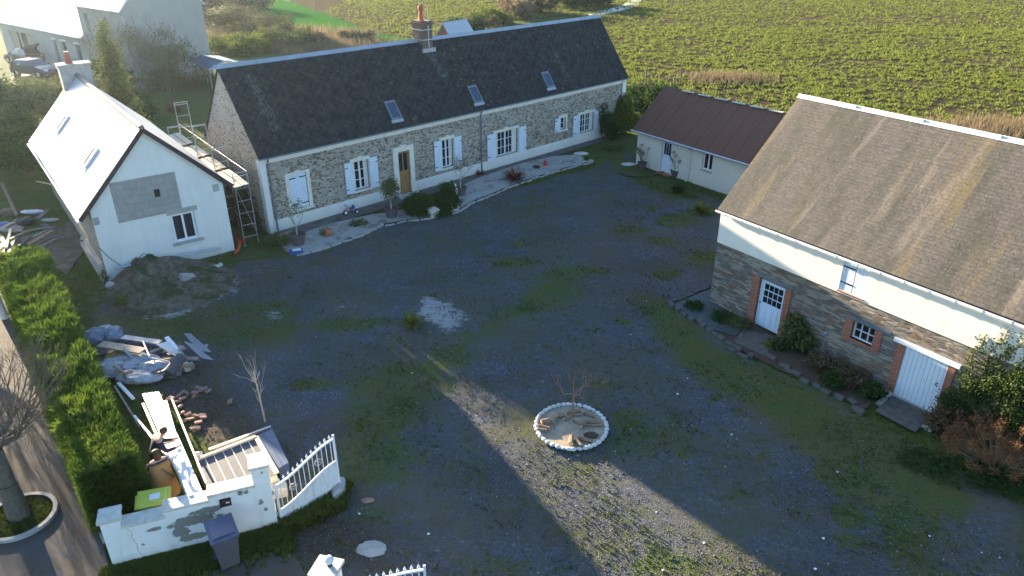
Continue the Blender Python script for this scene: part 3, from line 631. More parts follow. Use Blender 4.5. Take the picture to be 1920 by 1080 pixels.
# skylights on the front slope
def skylight(b, pc, p0, sx, sy, up, par, long=0.85, wide=.58, mat='sky_glass', frame='lead', th=.09):
    """pc local centre on roof plane, up = unit vector up the slope, sx = along-roof unit"""
    nn = Vector(sx).cross(Vector(up)).normalized()
    if nn.z < 0: nn = -nn
    Mx = Matrix((Vector(sx).to_4d(), Vector(up).to_4d(), nn.to_4d(), (0,0,0,1))).transposed(); Mx[3][0] = Mx[3][1] = Mx[3][2] = 0; Mx[0][3], Mx[1][3], Mx[2][3] = pc; Mx[3][3] = 1
    w, l = wide/2, long/2; f = MB(); t = .07
    f.box(-w, -w+t, -l, l, .0, th, Mx); f.box(w-t, w, -l, l, 0, th, Mx); f.box(-w+t, w-t, l-t*1.6, l, 0, th, Mx); f.box(-w+t, w-t, -l, -l+t, 0, th, Mx)
    o = f.build('skylight', M[frame], par)
    MB().box(-w+t, w-t, -l+t, l-t*1.6, .0, th*.6, Mx).build('pane', M[mat], o)
    MB().box(-w-.05, w+.05, -l-.16, -l-.004, .003, .03, Mx).build('flashing', M['zinc'], o)
up = Vector((0, yr-yE, FR-zE)).normalized(); nrm = up.cross(Vector((1,0,0)))
for px, py in ((736,207), (890,177), (1026,150)):
    c = fh.hit(px, py, (0,yE,zE), nrm); skylight(fh, c, None, (1,0,0), None, up, fh.e, 1.0, .62)
# chimney
c = fh.hit(793, 84, (0,yr,FR), (0,1,0)); cx = c.x
ct = fh.hit(790, 38, (cx,yr,0), (0,1,0)).z
ch = MB().box(cx-.33, cx+.33, yr-.42, yr+.42, FR-.6, ct-.22).box(cx-.38, cx+.38, yr-.47, yr+.47, ct-.22, ct-.08).box(cx-.33, cx+.33, yr-.42, yr+.42, ct-.08, ct).build('chimney', M['chimney_brick'], fh.e)
b_ = MB()
for z in (ct-.45, ct-.95):
    b_.box(cx-.345, cx+.345, yr-.435, yr+.435, z, z+.03)
b_.box(cx+.05, cx+.08, yr-.45, yr-.435, FR-.4, ct+.7).build('strapping', M['white_zinc'], ch)
MB().lathe([(.14,0),(.11,.5),(.13,.52),(.15,.56),(.15,.68),(.10,.76),(.03,.8)], (cx-.12,yr-.12,ct), 12).build('chimney_pot', M['terracotta'], ch)
MB().box(cx-.42, cx+.42, yr-.56, yr-.43, FR-.62, FR-.42).build('flashing', M['zinc'], ch)
# ------------------------------------------------------------------ barn
dB = dirv(144.83); B0 = Vector((7.43, 24.54, 0))
bn = Bld('barn', 'big barn with mossy tiled roof, cream rendered upper band and brown stone base', 'barn', B0, 144.83)
BL, BW, BE, BR = 20.5, 7.3, 3.7, 7.22
hb = [(2.02,3.06,-.3,1.8), (5.56,6.28,1.15,1.74), (7.27,8.52,-.3,1.70)]
hu = [(4.85,5.68,2.56,3.6)]
w = MB().grid_wall(0, BL, -.3, 2.46, hb, 0, .2); w.build('stone_wall', M['barn_stone'], bn.e)
w = MB().grid_wall(0, BL, 2.46, BE, hu, -.03, .2); w.poly([(0,-.03,2.46),(0,0,2.46),(BL,0,2.46),(BL,-.03,2.46)]); w.build('rendered_wall', M['barn_render'], bn.e)
for x, s_ in ((0, 1), (BL, -1)):
    q = [(x,BW,-.3),(x,0,-.3),(x,0,BE),(x,3.6,BR-.12),(x,BW,BE)]; MB().poly(q if s_ > 0 else q[::-1]).build('gable_wall', M['barn_stone'], bn.e)
MB().poly([(BL,BW,-.3),(0,BW,-.3),(0,BW,BE),(BL,BW,BE)]).build('rear_wall', M['barn_stone'], bn.e)
roof_x(bn, -.12, BL+.1, -.10, 3.70, 3.6, BR, BW+.26, 3.5, M['barn_roof'], .12)
rc = MB()
for i in range(9):
    a = -.15+i*2.3; b2 = min(a+2.28, BL+.1); rc.slab([(a,3.49,BR-.06),(b2,3.49,BR-.06),(b2,3.6,BR+.05),(a,3.6,BR+.05)], .03); rc.slab([(b2,3.71,BR-.06),(a,3.71,BR-.06),(a,3.6,BR+.07),(b2,3.6,BR+.07)], .03)
    rc.box(b2-.03, b2+.01, 3.52, 3.6, BR-.03, BR+.06)
rc.build('ridge_cap', M['white_zinc'], bn.e)
g = MB().path([(-.15,-.14,3.63),(BL,-.14,3.60)], .045, 8)
for i in range(28): g.box(i*.72+.3, i*.72+.315, -.188, -.1, 3.58, 3.665)
g.build('gutter', M['white_zinc'], bn.e)
# door with glazed top
MB().box(1.74, 2.02, -.045, .16, -.1, 1.86).build('brick_jamb', M['brick'], bn.e); MB().box(3.06, 3.3, -.045, .16, -.1, 1.86).build('brick_jamb', M['brick'], bn.e)
MB().box(1.9, 3.35, -.05, .1, 1.87, 1.98).build('lintel', M['lead'], bn.e)
do = MB().box(2.02, 3.06, .08, .13, .0, 1.8)
for x in (2.14, 2.37, 2.60, 2.83): do.box(x, x+.018, .06, .08, .08, .8)
do = do.build('door', M['blue_white'], bn.e)
p = MB(); 
for i in range(4):
    for k in range(3): p.box(2.2+i*.19, 2.2+i*.19+.16, .068, .078, .95+k*.25, .95+k*.25+.21)
p.build('pane', M['glass'], do); MB().tube((2.12,.07,.9), (2.12,.02,.9), .02).build('handle', M['black_iron'], do)
# little window
MB().box(5.3, 5.56, -.04, .16, 1.02, 1.78).box(6.28, 6.52, -.04, .16, 1.02, 1.78).box(5.56, 6.28, -.03, .17, 1.05, 1.15).build('brick_surround', M['brick'], bn.e)
MB().box(5.25, 6.75, -.05, .1, 1.79, 1.9).build('lintel', M['lead'], bn.e)
window(bn.e, 5.56, 6.28, 1.15, 1.74, .15, 3, 2, 'grey_metal' if False else 'pvc', .04)
# big plank door
MB().box(7.02, 7.27, -.045, .16, -.1, 1.70).build('brick_jamb', M['brick'], bn.e); MB().box(8.52, 8.72, -.045, .16, -.1, 1.70).build('brick_jamb', M['brick'], bn.e)
MB().box(6.9, 8.82, -.09, .1, 1.71, 1.83).build('lintel', M['white_paint'], bn.e)
do = MB().box(7.27, 8.52, -.02, .03, -.02, 1.69).build('plank_door', M['door_planks'], bn.e)
MB().path([(8.38,-.03,1.0),(8.34,-.07,.95),(8.38,-.03,.88)], .015).build('handle', M['black_iron'], do)
MB().box(6.9, 8.9, -.9, -.03, -.1, .02).build('threshold', M['concrete'], bn.e)
# hay hatch
ht = MB().box(4.86, 5.26, -.01, .03, 2.57, 3.59).build('hatch_door', M['shutter_planks'], bn.e); MB().box(5.28, 5.67, -.01, .03, 2.57, 3.59).build('hatch_door', M['shutter_planks'], bn.e)
for z in (2.82, 3.35): MB().box(4.84, 5.25, -.024, -.012, z, z+.04).build('hinge', M['black_iron'], ht)
MB().box(4.82, 5.71, -.05, .1, 2.50, 2.555).build('brick_sill', M['brick'], bn.e)
# ------------------------------------------------------------------ outbuilding
C0 = at(1192, 307); C0.z = 0
ob = Bld('outbuilding', 'low white outbuilding with rusty corrugated iron roof beside the field', 'outbuilding', C0, 143)
OL, OW, OE = 9.5, 4.3, 2.2; ORZ, oy = 4.12, 2.15
ho = [(1.86,2.62,.02,1.84), (4.75,5.42,.9,1.84), (7.55,8.15,.95,1.86)]
gable_walls(ob, OL, OW, OE, ORZ, M['cream_render'], M['cream_render'], ho, apex=oy)
roof_x(ob, -.22, OL+.2, -.3, 2.02, oy, ORZ+.06, OW+.3, 2.0, M['iron_roof'], .04)
m = MB(); 
for i in range(7): m.beam((1.2+i*1.15,oy-.1,ORZ+.04), (2.0+i*1.15,oy-.08,ORZ+.06), .13, .05)
m.build('ridge_mortar', M['pale_stone'], ob.e)
MB().path([(-.25,-.35,1.99),(OL+.2,-.35,1.94)], .055, 8).build('gutter', M['zinc'], ob.e)
MB().path([(3.98,-.32,1.92),(3.98,-.08,1.75),(3.98,-.08,.1),(3.92,-.22,.04)], .045, 8).build('downpipe', M['cream_render'], ob.e)
do = MB().box(1.88, 2.6, .1, .15, .03, 1.83).build('door', M['blue_white'], ob.e)
p = MB(); 
for i in range(3): p.box(2.0+i*.17, 2.13+i*.17, .085, .098, 1.05, 1.72)
p.build('pane', M['glass'], do); MB().tube((1.95,.08,.95), (1.95,.04,.95), .018).build('handle', M['black_iron'], do)
MB().box(1.8, 2.7, -.25, .1, -.1, .03).build('door_step', M['terracotta'], ob.e)
for a, b_, c, d in ho[1:]: window(ob.e, a, b_, c, d, .17, 2, 1); MB().box(a-.12, b_+.12, -.02, .1, d+.003, d+.09).build('lintel', M['wood'], ob.e); MB().box(a-.05, b_+.05, -.05, .1, c-.07, c-.003).build('sill', M['concrete'], ob.e)
MB().box(1.74, 2.74, -.02, .1, 1.85, 1.92).build('lintel', M['wood'], ob.e)
# ------------------------------------------------------------------ white gabled house
D0 = at(204, 526); D0.z = 0
wh = Bld('white_house', 'white rendered gable house with bare block patch and glaring slate roof', 'house', D0, 52.61)
WX, WY, WE, WR, wa = 5.03, 13.3, 3.0, 5.78, 2.42
hw = [(2.74,3.68,.92,2.12)]
w = MB().grid_wall(0, WX, -.3, WE-.12, hw, 0, .16); w.poly([(0,0,WE-.12),(WX,0,WE-.12),(WX,0,WE),(wa,0,WR-.08),(0,0,WE)]); w.build('gable_wall', M['white_render'], wh.e)
w = MB(); w.poly([(0,WY,-.3),(0,0,-.3),(0,0,WE),(0,WY,WE)]); w.build('side_wall', M['old_wall'], wh.e)
w = MB(); w.poly([(WX,0,-.3),(WX,WY,-.3),(WX,WY,WE),(WX,0,WE)]); w.build('side_wall', M['old_wall'], wh.e)
w = MB(); w.poly([(WX,WY,-.3),(0,WY,-.3),(0,WY,WE),(wa,WY,WR-.08),(WX,WY,WE)]); w.build('rear_wall', M['old_wall'], wh.e)
lx, lz, rx, rz_ = -.42, 2.74, 5.38, 2.92
s1 = math.hypot(wa-lx, WR-lz); s2 = math.hypot(rx-wa, WR-rz_)
m = MB(); m.slab([(lx,WY+.1,lz),(lx,-.14,lz),(wa,-.14,WR),(wa,WY+.1,WR)], .12, [(WY,0),(0,0),(0,s1),(WY,s1)]); m.slab([(rx,-.14,rz_),(rx,WY+.1,rz_),(wa,WY+.1,WR),(wa,-.14,WR)], .12, [(0,0),(WY,0),(WY,s2),(0,s2)])
m.build('roof', M['new_slate'], wh.e)
m = MB(); m.beam((lx,-.16,lz-.06), (wa,-.16,WR-.06), .04, .17).beam((wa,-.16,WR-.06), (rx,-.16,rz_-.06), .04, .17); m.build('verge_board', M['black_iron'], wh.e)
m = MB()
for i in range(38):
    y = -.1+i*.35; m.tube((wa,y,WR+.0), (wa,y+.36,WR+.03), .115, .095, 8)
M['ridge_tile'] = simple('ridge_tile', (.22,.15,.16), .6, .3, 4)
m.build('ridge_tiles', M['ridge_tile'], wh.e)
MB().path([(lx-.05,-.15,lz-.1),(lx-.05,WY,lz-.12)], .055, 8).build('gutter', M['white_zinc'], wh.e)
# block patch with the hole
bp = MB().grid_wall(.86, 3.27, 2.24, 3.87, [(2.36,2.58,2.98,3.3)], -.012, .010); bp.build('block_patch', M['blocks'], wh.e)
MB().box(2.365, 2.575, -.010, -.004, 2.985, 3.295).build('hole_shade', M['dark_inside'], wh.e)  # dark plate on the wall, shade inside the hole put into its colour
MB().obox((2.48,-.05,2.96), (.22,.1,.05)).obox((2.52,-.05,2.88), (.2,.08,.04), (0,.1,0)).build('broken_block', M['concrete'], wh.e)
MB().box(2.62, 3.84, -.025, .1, 2.13, 2.33).build('lintel', M['concrete'], wh.e); MB().box(2.62, 3.85, -.09, .15, .80, .91).build('sill', M['concrete'], wh.e)
window(wh.e, 2.76, 3.66, .93, 2.11, .10, 2, 1, 'pvc', .075)
for z, x in ((2.98, 4.6), (2.6, -.02)): MB().box(x, x+.25, -.03, -.001, z-.25, z+.05).build('bare_mortar', M['concrete'], wh.e)
# chimney
cy = WY-.1
MB().box(1.72, 3.12, cy-.35, cy+.35, 4.7, 6.2).box(1.66, 3.18, cy-.41, cy+.41, 6.2, 6.34).build('chimney', M['concrete'], wh.e)
chm = [c for c in wh.e.children if c.name.startswith('chimney')][-1]
MB().lathe([(.2,0),(.15,.1),(.10,.5),(.12,.52),(.12,.57),(.08,.57)], (2.25,cy,6.34), 12).build('chimney_pot', M['terracotta'], chm)
# skylights left slope
upl = Vector((wa-lx,0,WR-lz)).normalized(); nl = Vector((0,1,0)).cross(upl)
for px, py in ((119,232), (172,295)):
    c = wh.hit(px, py, (lx,0,lz), nl); skylight(wh, c, None, (0,-1,0), None, upl, wh.e, .95, .6, 'sky_glass', 'new_slate' if False else 'white_zinc')
MB().box(-.16, -.02, .2, 3.4, .55, .68).build('wall_ledge', M['plank_wood'], wh.e)
MB().box(-.22, -.0, .1, 4.5, -.1, .18).build('side_footing', M['concrete'], wh.e)
# pipes along the foot of the gable
t = MB().tube((.3,-.25,.55), (4.4,-.22,.30), .04); o = t.build('drain_pipe', M['zinc'], None, loc=D0, rz=wh.rz); tag(o, 'long grey pipe lying against the foot of the white gable', 'pipe')
t = MB().path([(-.05,-.08,1.5),(.2,-.12,1.0),(.7,-.2,.35),(.9,-.24,.45),(1.4,-.2,.85),(1.8,-.15,.7)], .014); o = t.build('loose_cable', M['rubber'], None, loc=D0, rz=wh.rz); tag(o, 'thin dark cable hanging over the lower left corner of the white gable', 'cable')
# ------------------------------------------------------------------ neighbour's house (two blocks)
P0 = Vector((-45.89, 74.71, 0)) - dirv(128)*9.0
nb = Bld('neighbour_house', 'large grey rendered house with a long low wing under a shining roof', 'house', P0, 128)
def ux(u): return 9.0-u
m = MB().grid_wall(0, ux(-9.9), -.3, 3.3, [(ux(6.9), ux(.4), 0, 2.55), (ux(-3.1), ux(-3.7), .0, 2.5), (ux(-4.8), ux(-5.8), .2, 2.5), (ux(-7.7), ux(-8.6), .2, 2.5)], 0, .25); m.build('wing_wall', M['grey_render'], nb.e)
MB().poly([(0,6,-.3),(0,0,-.3),(0,0,3.3),(0,3,6.4),(0,6,3.3)]).poly([(18.9,6,-.3),(0,6,-.3),(0,6,3.3),(18.9,6,3.3)]).build('wing_gable', M['grey_render'], nb.e)
roof_x(nb, -.2, 18.9, -.3, 3.2, 3.0, 6.5, 6.3, 3.2, M['far_roof'], .12, 'wing_roof')
g = MB().box(ux(6.9), ux(.4), .12, .2, 0, 2.55).build('garage_doors', M['old_wood'], nb.e)
MB().box(ux(5.2), ux(4.9), .1, .118, 0, 2.5).box(ux(4.3), ux(3.2), .1, .118, 0, 2.5).build('opening_shade', M['dark_inside'], g)  # dark plates on the doors, shade of open doorways put into their colour
for a, b_ in ((-3.1,-3.7), (-4.8,-5.8), (-7.7,-8.6)):
    o = MB().box(ux(a), ux(b_), .18, .22, .0, 2.5).build('door' if a > -4 else 'window', M['glass'], nb.e); MB().box(ux(a)-.1, ux(b_)+.1, -.05, .05, 2.5, 2.66).build('lintel', M['surround'], o)
tb = ux(-10.0); te = ux(-18.0)
m = MB().grid_wall(tb, te, -.3, 6.1, [(ux(-11.1), ux(-11.8), 3.8, 5.4), (ux(-14.5), ux(-15.3), 3.8, 5.35)], -.04, .25); m.build('tall_wall', M['grey_render'], nb.e)
MB().poly([(te,-.04,-.3),(te,7.1,-.3),(te,7.1,6.2),(te,3.5,10.0),(te,-.04,6.1)]).poly([(tb,7.1,-.3),(tb,-.04,-.3),(tb,-.04,6.1),(tb,3.5,10.0),(tb,7.1,6.2)]).poly([(te,7.1,-.3),(tb,7.1,-.3),(tb,7.1,6.2),(te,7.1,6.2)]).build('tall_gable', M['grey_render'], nb.e)
roof_x(nb, tb-.1, te+.15, -.35, 5.95, 3.5, 10.1, 7.4, 6.0, M['far_roof'], .14, 'tall_roof')
MB().path([(te+.2,-.4,5.9),(te+.02,-.1,5.7),(te+.06,-.1,.2)], .06).build('downpipe', M['zinc'], nb.e)
for a, b_, c, d in ((-11.1,-11.8,3.8,5.4), (-14.5,-15.3,3.8,5.35)): MB().box(ux(a), ux(b_), .15, .18, c, d).build('window', M['old_wood'], nb.e)
# blue-roofed lean-to and the little gabled shed behind
sp = [at(357,133,1.9), at(392,131,2.0), at(452,118,2.3), at(378,103,2.3)]
s0 = at(410, 125, 0); bs = thing('garden_shelter', 'low shelter with dark blue sheet roof behind the farmhouse gable', 'shelter', s0)
L = lambda v: tuple(Vector(v)-s0)
rp = [at(350,118,2.1), at(393,131,2.1), at(424,115,2.7), at(380,102,2.7)]; rq = [at(424,115,2.7), at(393,131,2.1), at(450,122,2.1), at(455,112,2.5)]
MB().slab([L(v) for v in (at(352,114,2.0), at(392,131,2.0), at(422,114,2.8), at(378,103,2.8))], .05).slab([L(v) for v in (at(378,103,2.8)+Vector((.02,0,0)), at(422,114,2.8), at(455,118,2.1), at(410,104,2.1))], .05).build('roof', M['blue_roof'], bs)
MB().path([L(at(392,131,2.04)), L(at(422,114,2.84)), L(at(455,118,2.12))], .05).build('roof_edge', M['white_zinc'], bs)
for px, py, z in ((354,114,1.95), (392,131,1.95), (450,117,2.05), (380,104,2.6)):
    v = at(px, py, z); MB().tube(L(v), L((v.x, v.y, -.05)), .05).build('post', M['old_wood'], bs)
g0 = at(826, 70, 0) + Vector((0, -6, 0)); sd = Bld('field_shed', 'small stone shed with a steep pale shining roof behind the farmhouse ridge', 'shed', at(858, 92, 0), 70)
def gx(px, py, dist):
    r = ray(px, py); return Vector((0,0,CH)) + r*(dist/r.y)
dd = 68.0
a1, a2, a3 = gx(808,70,dd), gx(848,42,dd-.3), gx(868,70,dd-1.2)
sb = sd.e; Mi = sd.Mi; lw = lambda v: tuple(Mi @ v)
E1 = gx(866,66,dd); APX = gx(838,42,dd); E0 = gx(818,70,dd)
# real shed: ridge runs away from the camera, left slope lit
c0 = gx(832, 42, dd); hgt = c0.z; sb.location = (c0.x, c0.y, 0); sb.rotation_euler = (0, 0, R(-35))
MB().poly([(-1.5,0,-.2),(1.5,0,-.2),(1.5,0,hgt-2.0),(0,0,hgt-.1),(-1.5,0,hgt-2.0)]).poly([(-1.5,3,-.2),(-1.5,0,-.2),(-1.5,0,hgt-2.0),(-1.5,3,hgt-2.0)]).poly([(1.5,0,-.2),(1.5,3,-.2),(1.5,3,hgt-2.0),(1.5,0,hgt-2.0)]).poly([(1.5,3,-.2),(-1.5,3,-.2),(-1.5,3,hgt-2),(0,3,hgt-.1),(1.5,3,hgt-2)]).build('wall', M['brick'], sb)
MB().slab([(-1.75,3.2,hgt-2.25),(-1.75,-.2,hgt-2.25),(0,-.2,hgt),(0,3.2,hgt)], .08, [(0,0),(3.4,0),(3.4,2.6),(0,2.6)]).slab([(1.75,-.2,hgt-2.25),(1.75,3.2,hgt-2.25),(0,3.2,hgt),(0,-.2,hgt)], .08, [(0,0),(3.4,0),(3.4,2.6),(0,2.6)]).build('roof', M['new_slate'], sb)
# ------------------------------------------------------------------ vegetation helpers
def leaf_cloud(name, blobs, n_, size, mat, parent=None, loc=(0,0,0), shell=.55, flat=.0, stretch=1.7, zmin=0.02, up=0.0, clump=6):
    """blobs: (x,y,z,rx,ry,rz) local; n_ leaves spread in clumps through their shells"""
    vol = np.array([b[3]*b[4]*b[5] for b in blobs])**.67; cnt = np.maximum(1, (n_*vol/vol.sum()).astype(int)); P = []
    for b, k in zip(blobs, cnt):
        kc = max(1, k//clump); d = RNG.normal(size=(kc, 3)); d /= np.linalg.norm(d, axis=1)[:, None]; r = 1-(1-shell)*RNG.uniform(0, 1, kc)**1.6
        bumps = 1+.14*np.sin(d[:,0]*7+b[0]*3)*np.sin(d[:,1]*6+b[1])*np.sin(d[:,2]*7+1)
        c = np.array(b[:3])+d*(r*bumps)[:, None]*np.array(b[3:])
        c = np.repeat(c, clump, 0)+RNG.normal(0, size*1.1, (kc*clump, 3)); P.append(c)
    P = np.vstack(P); P = P[P[:, 2] > zmin]; m = len(P)
    a = RNG.normal(size=(m, 3)); a[:, 2] = a[:, 2]*(1-flat)+up; a /= np.linalg.norm(a, axis=1)[:, None]
    b_ = RNG.normal(size=(m, 3)); b_ -= (b_*a).sum(1)[:, None]*a; b_ /= np.linalg.norm(b_, axis=1)[:, None]
    s = (size*RNG.uniform(.6, 1.3, m))[:, None]
    V = np.stack([P-a*s*stretch*.5, P+b_*s*.4, P+a*s*stretch*.5, P-b_*s*.4], 1).reshape(-1, 3)
    F_ = np.arange(4*m).reshape(-1, 4); ct = np.repeat(RNG.uniform(0, 1, m//clump+1), clump)[:m]
    return np_mesh(name, V, F_, mat, np.clip(ct*.7+RNG.uniform(0, .3, m), 0, 1), parent, None if parent is not None else loc)
def branches(mb, p, d, L, r, depth, spread=.6, nb=(2, 4), rnd=None, up=.15, shrink=.68, sides=5):
    rnd = rnd or random; d = d.normalized(); q = p; segs = 2
    for i in range(segs):
        d = (d+Vector((rnd.gauss(0, .12), rnd.gauss(0, .12), rnd.gauss(0, .08)+up*.3))).normalized(); q2 = q+d*L/segs
        mb.tube(q, q2, r*(1-.3*i/segs), r*(1-.3*(i+1)/segs), sides if depth > 1 else 3, False); q = q2
    if depth <= 0: return
    for k in range(rnd.randint(*nb)):
        nd = (d+Vector((rnd.gauss(0, spread), rnd.gauss(0, spread), rnd.gauss(0, spread*.6)+up))).normalized()
        branches(mb, q, nd, L*shrink*rnd.uniform(.7, 1.2), r*.6, depth-1, spread, nb, rnd, up, shrink, sides)
def bush(name, label, cat, loc, blobs, n_, size, mat, group=None, stem=True, **k):
    t = thing(name, label, cat, loc, 0, group); leaf_cloud('foliage', blobs, n_, size, mat, t, **k)
    if stem:
        m = MB()
        for i in range(5):
            b = blobs[i % len(blobs)]; m.tube((0, 0, -.05), (b[0]+random.uniform(-.4,.4)*b[3], b[1]+random.uniform(-.4,.4)*b[4], b[2]), .035, .012, 5, False)
        m.build('stems', M['bark'], t)
    return t
def rnd_blobs(k, R_, H, r, seed=0, squash=.8):
    q = random.Random(seed); return [(q.uniform(-R_, R_), q.uniform(-R_, R_), H*q.uniform(.25, .85), r*q.uniform(.6, 1.2), r*q.uniform(.6, 1.2), r*squash*q.uniform(.6, 1.2)) for _ in range(k)]
# ------------------------------------------------------------------ clipped conifer hedge
h0, h1 = Vector((-9.05, 12.95, 0)), Vector((-18.5, 25.3, 0)); hd = (h1-h0); HL = hd.length; hd.normalize(); hs = Vector((hd.y, -hd.x, 0))
hedge = thing('conifer_hedge', 'long bright green conifer hedge running down the pavement edge', 'hedge', h0, math.atan2(hd.y, hd.x))
# local x along, y = left side
def hedge_profile(x):
    return 0.52+.012*x+.04*math.sin(x*1.3+.5)+.03*math.sin(x*3.1), 1.72+.07*math.sin(x*.9)+.04*math.sin(x*2.3+1)
Vs, Ts, cnt = [], [], 0
def sprays(k, x0, x1, ln, rough, nb=5):
    out = []; tint = []
    x = RNG.uniform(x0, x1, k); u = RNG.uniform(0, 1, k)
    for i in range(k):
        hw_, hh = hedge_profile(x[i]); per = 2*hh+2*hw_; s = u[i]*per
        cl = .09*math.sin(x[i]*5+3*math.sin(s*3))*math.sin(s*5+x[i]*2)
        if s < hh: p = np.array([x[i], -hw_-cl*rough, s]); nn = np.array([0, -1, .35])
        elif s < hh+2*hw_: p = np.array([x[i], -hw_+(s-hh), hh+cl*rough]); nn = np.array([0, (s-hh-hw_)*.5, 1])
        else: p = np.array([x[i], hw_+cl*rough, per-s]); nn = np.array([0, 1, .35])
        nn = nn+RNG.normal(0, .6, 3); nn[2] += .1; nn /= np.linalg.norm(nn); side = np.cross(nn, RNG.normal(size=3)); side /= np.linalg.norm(side)+1e-9
        t0 = RNG.uniform(0, 1)
        for j in range(nb):
            d = nn+side*(j-(nb-1)/2)*.33; d /= np.linalg.norm(d); L_ = ln*RNG.uniform(.5, 1.15); w = np.cross(d, side); w = side*.22*L_
            b0 = p-nn*ln*.5+d*RNG.uniform(0,.1); out.append([b0-w*.6, b0+w*.6, b0+d*L_]); tint.append(min(1, t0*.65+RNG.uniform(0,.35)))
    return np.array(out).reshape(-1, 3), tint
V1, T1 = sprays(11000, 2.4, HL, .30, 1.2); V2, T2 = sprays(7500, .35, 3.0, .17, .25)
# trimmed near end face
k = 3000; e = []; te_ = []
for i in range(k):
    p = np.array([.3+RNG.uniform(-.05,.06), RNG.uniform(-.56,.56), RNG.uniform(0,1.72)]); d = np.array([-1,0,.4])+RNG.normal(0,.5,3); d /= np.linalg.norm(d); w = np.cross(d, RNG.normal(size=3)); w *= .03/np.linalg.norm(w)
    for j in range(2): e.append([p-w, p+w, p+d*.15*RNG.uniform(.6,1.2)]); te_.append(RNG.uniform(0,.7))
V3 = np.array(e).reshape(-1, 3); Vh = np.vstack([V1, V2, V3]); Th = T1+T2+te_
np_mesh('foliage', Vh, np.arange(len(Vh)).reshape(-1, 3), M['hedge'], np.array(Th), hedge)
# dense inner twigs so the hedge is not see-through
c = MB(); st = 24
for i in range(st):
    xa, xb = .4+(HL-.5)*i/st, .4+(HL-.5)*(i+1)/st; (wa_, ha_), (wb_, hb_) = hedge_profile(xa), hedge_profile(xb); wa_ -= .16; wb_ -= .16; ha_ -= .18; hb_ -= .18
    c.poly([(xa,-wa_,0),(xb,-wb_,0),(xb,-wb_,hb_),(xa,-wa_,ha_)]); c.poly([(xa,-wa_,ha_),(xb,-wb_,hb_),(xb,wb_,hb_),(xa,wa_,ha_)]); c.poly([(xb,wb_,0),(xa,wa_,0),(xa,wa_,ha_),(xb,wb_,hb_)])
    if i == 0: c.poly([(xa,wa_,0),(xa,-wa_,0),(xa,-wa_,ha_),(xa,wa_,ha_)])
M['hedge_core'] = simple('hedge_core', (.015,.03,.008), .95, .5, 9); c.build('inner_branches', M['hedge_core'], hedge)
# ------------------------------------------------------------------ entrance wall
wd = Vector((-5.56+8.89, 13.12-11.87, 0)); WLn = wd.length; wyaw = math.atan2(wd.y, wd.x); w0 = Vector((-8.89, 11.87, 0))
gw = thing('entrance_wall', 'stepped white entrance wall with peeling render and pale copings', 'wall', w0, wyaw)
segs = [(0, .39, 1.30, .34), (.39, 1.24, 1.07, .24), (1.24, 2.19, 1.23, .24), (2.19, 3.19, 1.36, .26), (3.19, WLn, 1.83, .42)]
m = MB(); cp = MB()
for a, b_, h, t in segs:
    m.box(a, b_-.002, 0, t, -.2, h); cp.box(a-(.04 if a == 0 or t > .4 else -.003), b_+.03, -.06, t+.07, h, h+.07)
n = N('peeling_render'); o_ = n.sep(n.obj()); cx_ = None
for (a_, b_, ra, rb_) in ((1.75,.78,.62,.17),(2.15,.98,.42,.11),(1.5,.55,.22,.2),(1.72,.32,.34,.12),(1.0,.80,.22,.06),(2.3,.5,.12,.07)):
    d_ = n.math('ADD', n.math('POWER', n.math('DIVIDE', n.math('SUBTRACT', o_[0], a_), ra), 2.0), n.math('POWER', n.math('DIVIDE', n.math('SUBTRACT', o_[2], b_), rb_), 2.0))
    d_ = n.math('SUBTRACT', 1.0, d_, True); cx_ = d_ if cx_ is None else n.math('MAXIMUM', cx_, d_)
nz = n.math('MULTIPLY', n.math('SUBTRACT', n.noise(5.5, 6, .72, n.obj()), .47), 2.6)
pk = n.ramp(n.math('ADD', n.math('MULTIPLY', cx_, 1.0), nz), [(.33, 0), (.36, 1)]); pk = n.math('MULTIPLY', pk, n.math('GREATER_THAN', cx_, .01))
wc = n.mix(n.ramp(n.noise(1.3, 6, .7), [(.4, 0), (.75, .5)]), (.80,.79,.75), (.60,.58,.54)); lo_ = n.ramp(n.math('ADD', o_[2], n.math('MULTIPLY', n.noise(3, 5, .7), .5)), [(.25, .7), (.55, 0)]); wc = n.mix(lo_, wc, (.42,.38,.30))
wc = n.mix(n.ramp(n.noise(1, 5, .7, n.map(n.obj(), (7,7,.8))), [(.58, 0), (.8, .5)]), wc, (.45,.44,.40))
c_ = n.mix(pk, wc, n.mix(n.noise(9, 4, .7), (.17,.16,.13), (.31,.29,.24))); m.build('wall', n.done(c_, .88, n.bump(n.math('SUBTRACT', n.noise(50, 4, .7), n.math('MULTIPLY', pk, 1.2)), .5, .012), .25), gw)
cpo = cp.build('coping', M['pale_stone'], gw)
def blotch(par, pts, y, mat='peeled'):
    # an irregular patch of missing render, a thin raised sheet on the wall face
    m = MB(); m.poly([(x, y, z) for x, z in pts]); return m.build('peeled_patch', M[mat], par)
def wob(cx, cz, rx, rz, k=26, seed=1, amp=.35):
    q = random.Random(seed); ph = [q.uniform(0, 6.28) for _ in range(5)]
    return [(cx+rx*math.cos(t)*(1+amp*math.sin(3*t+ph[0])*.6+amp*.5*math.sin(5*t+ph[1])+amp*.35*math.sin(9*t+ph[2])+.1*math.sin(17*t+ph[3])), cz+rz*math.sin(t)*(1+amp*math.sin(2*t+ph[2])*.5+amp*.5*math.sin(7*t+ph[3])+.12*math.sin(13*t+ph[4]))) for t in [2*math.pi*i/k for i in range(k)]]
blotch(gw, wob(.7, .45, .04, .03, 10, 7), -.004)
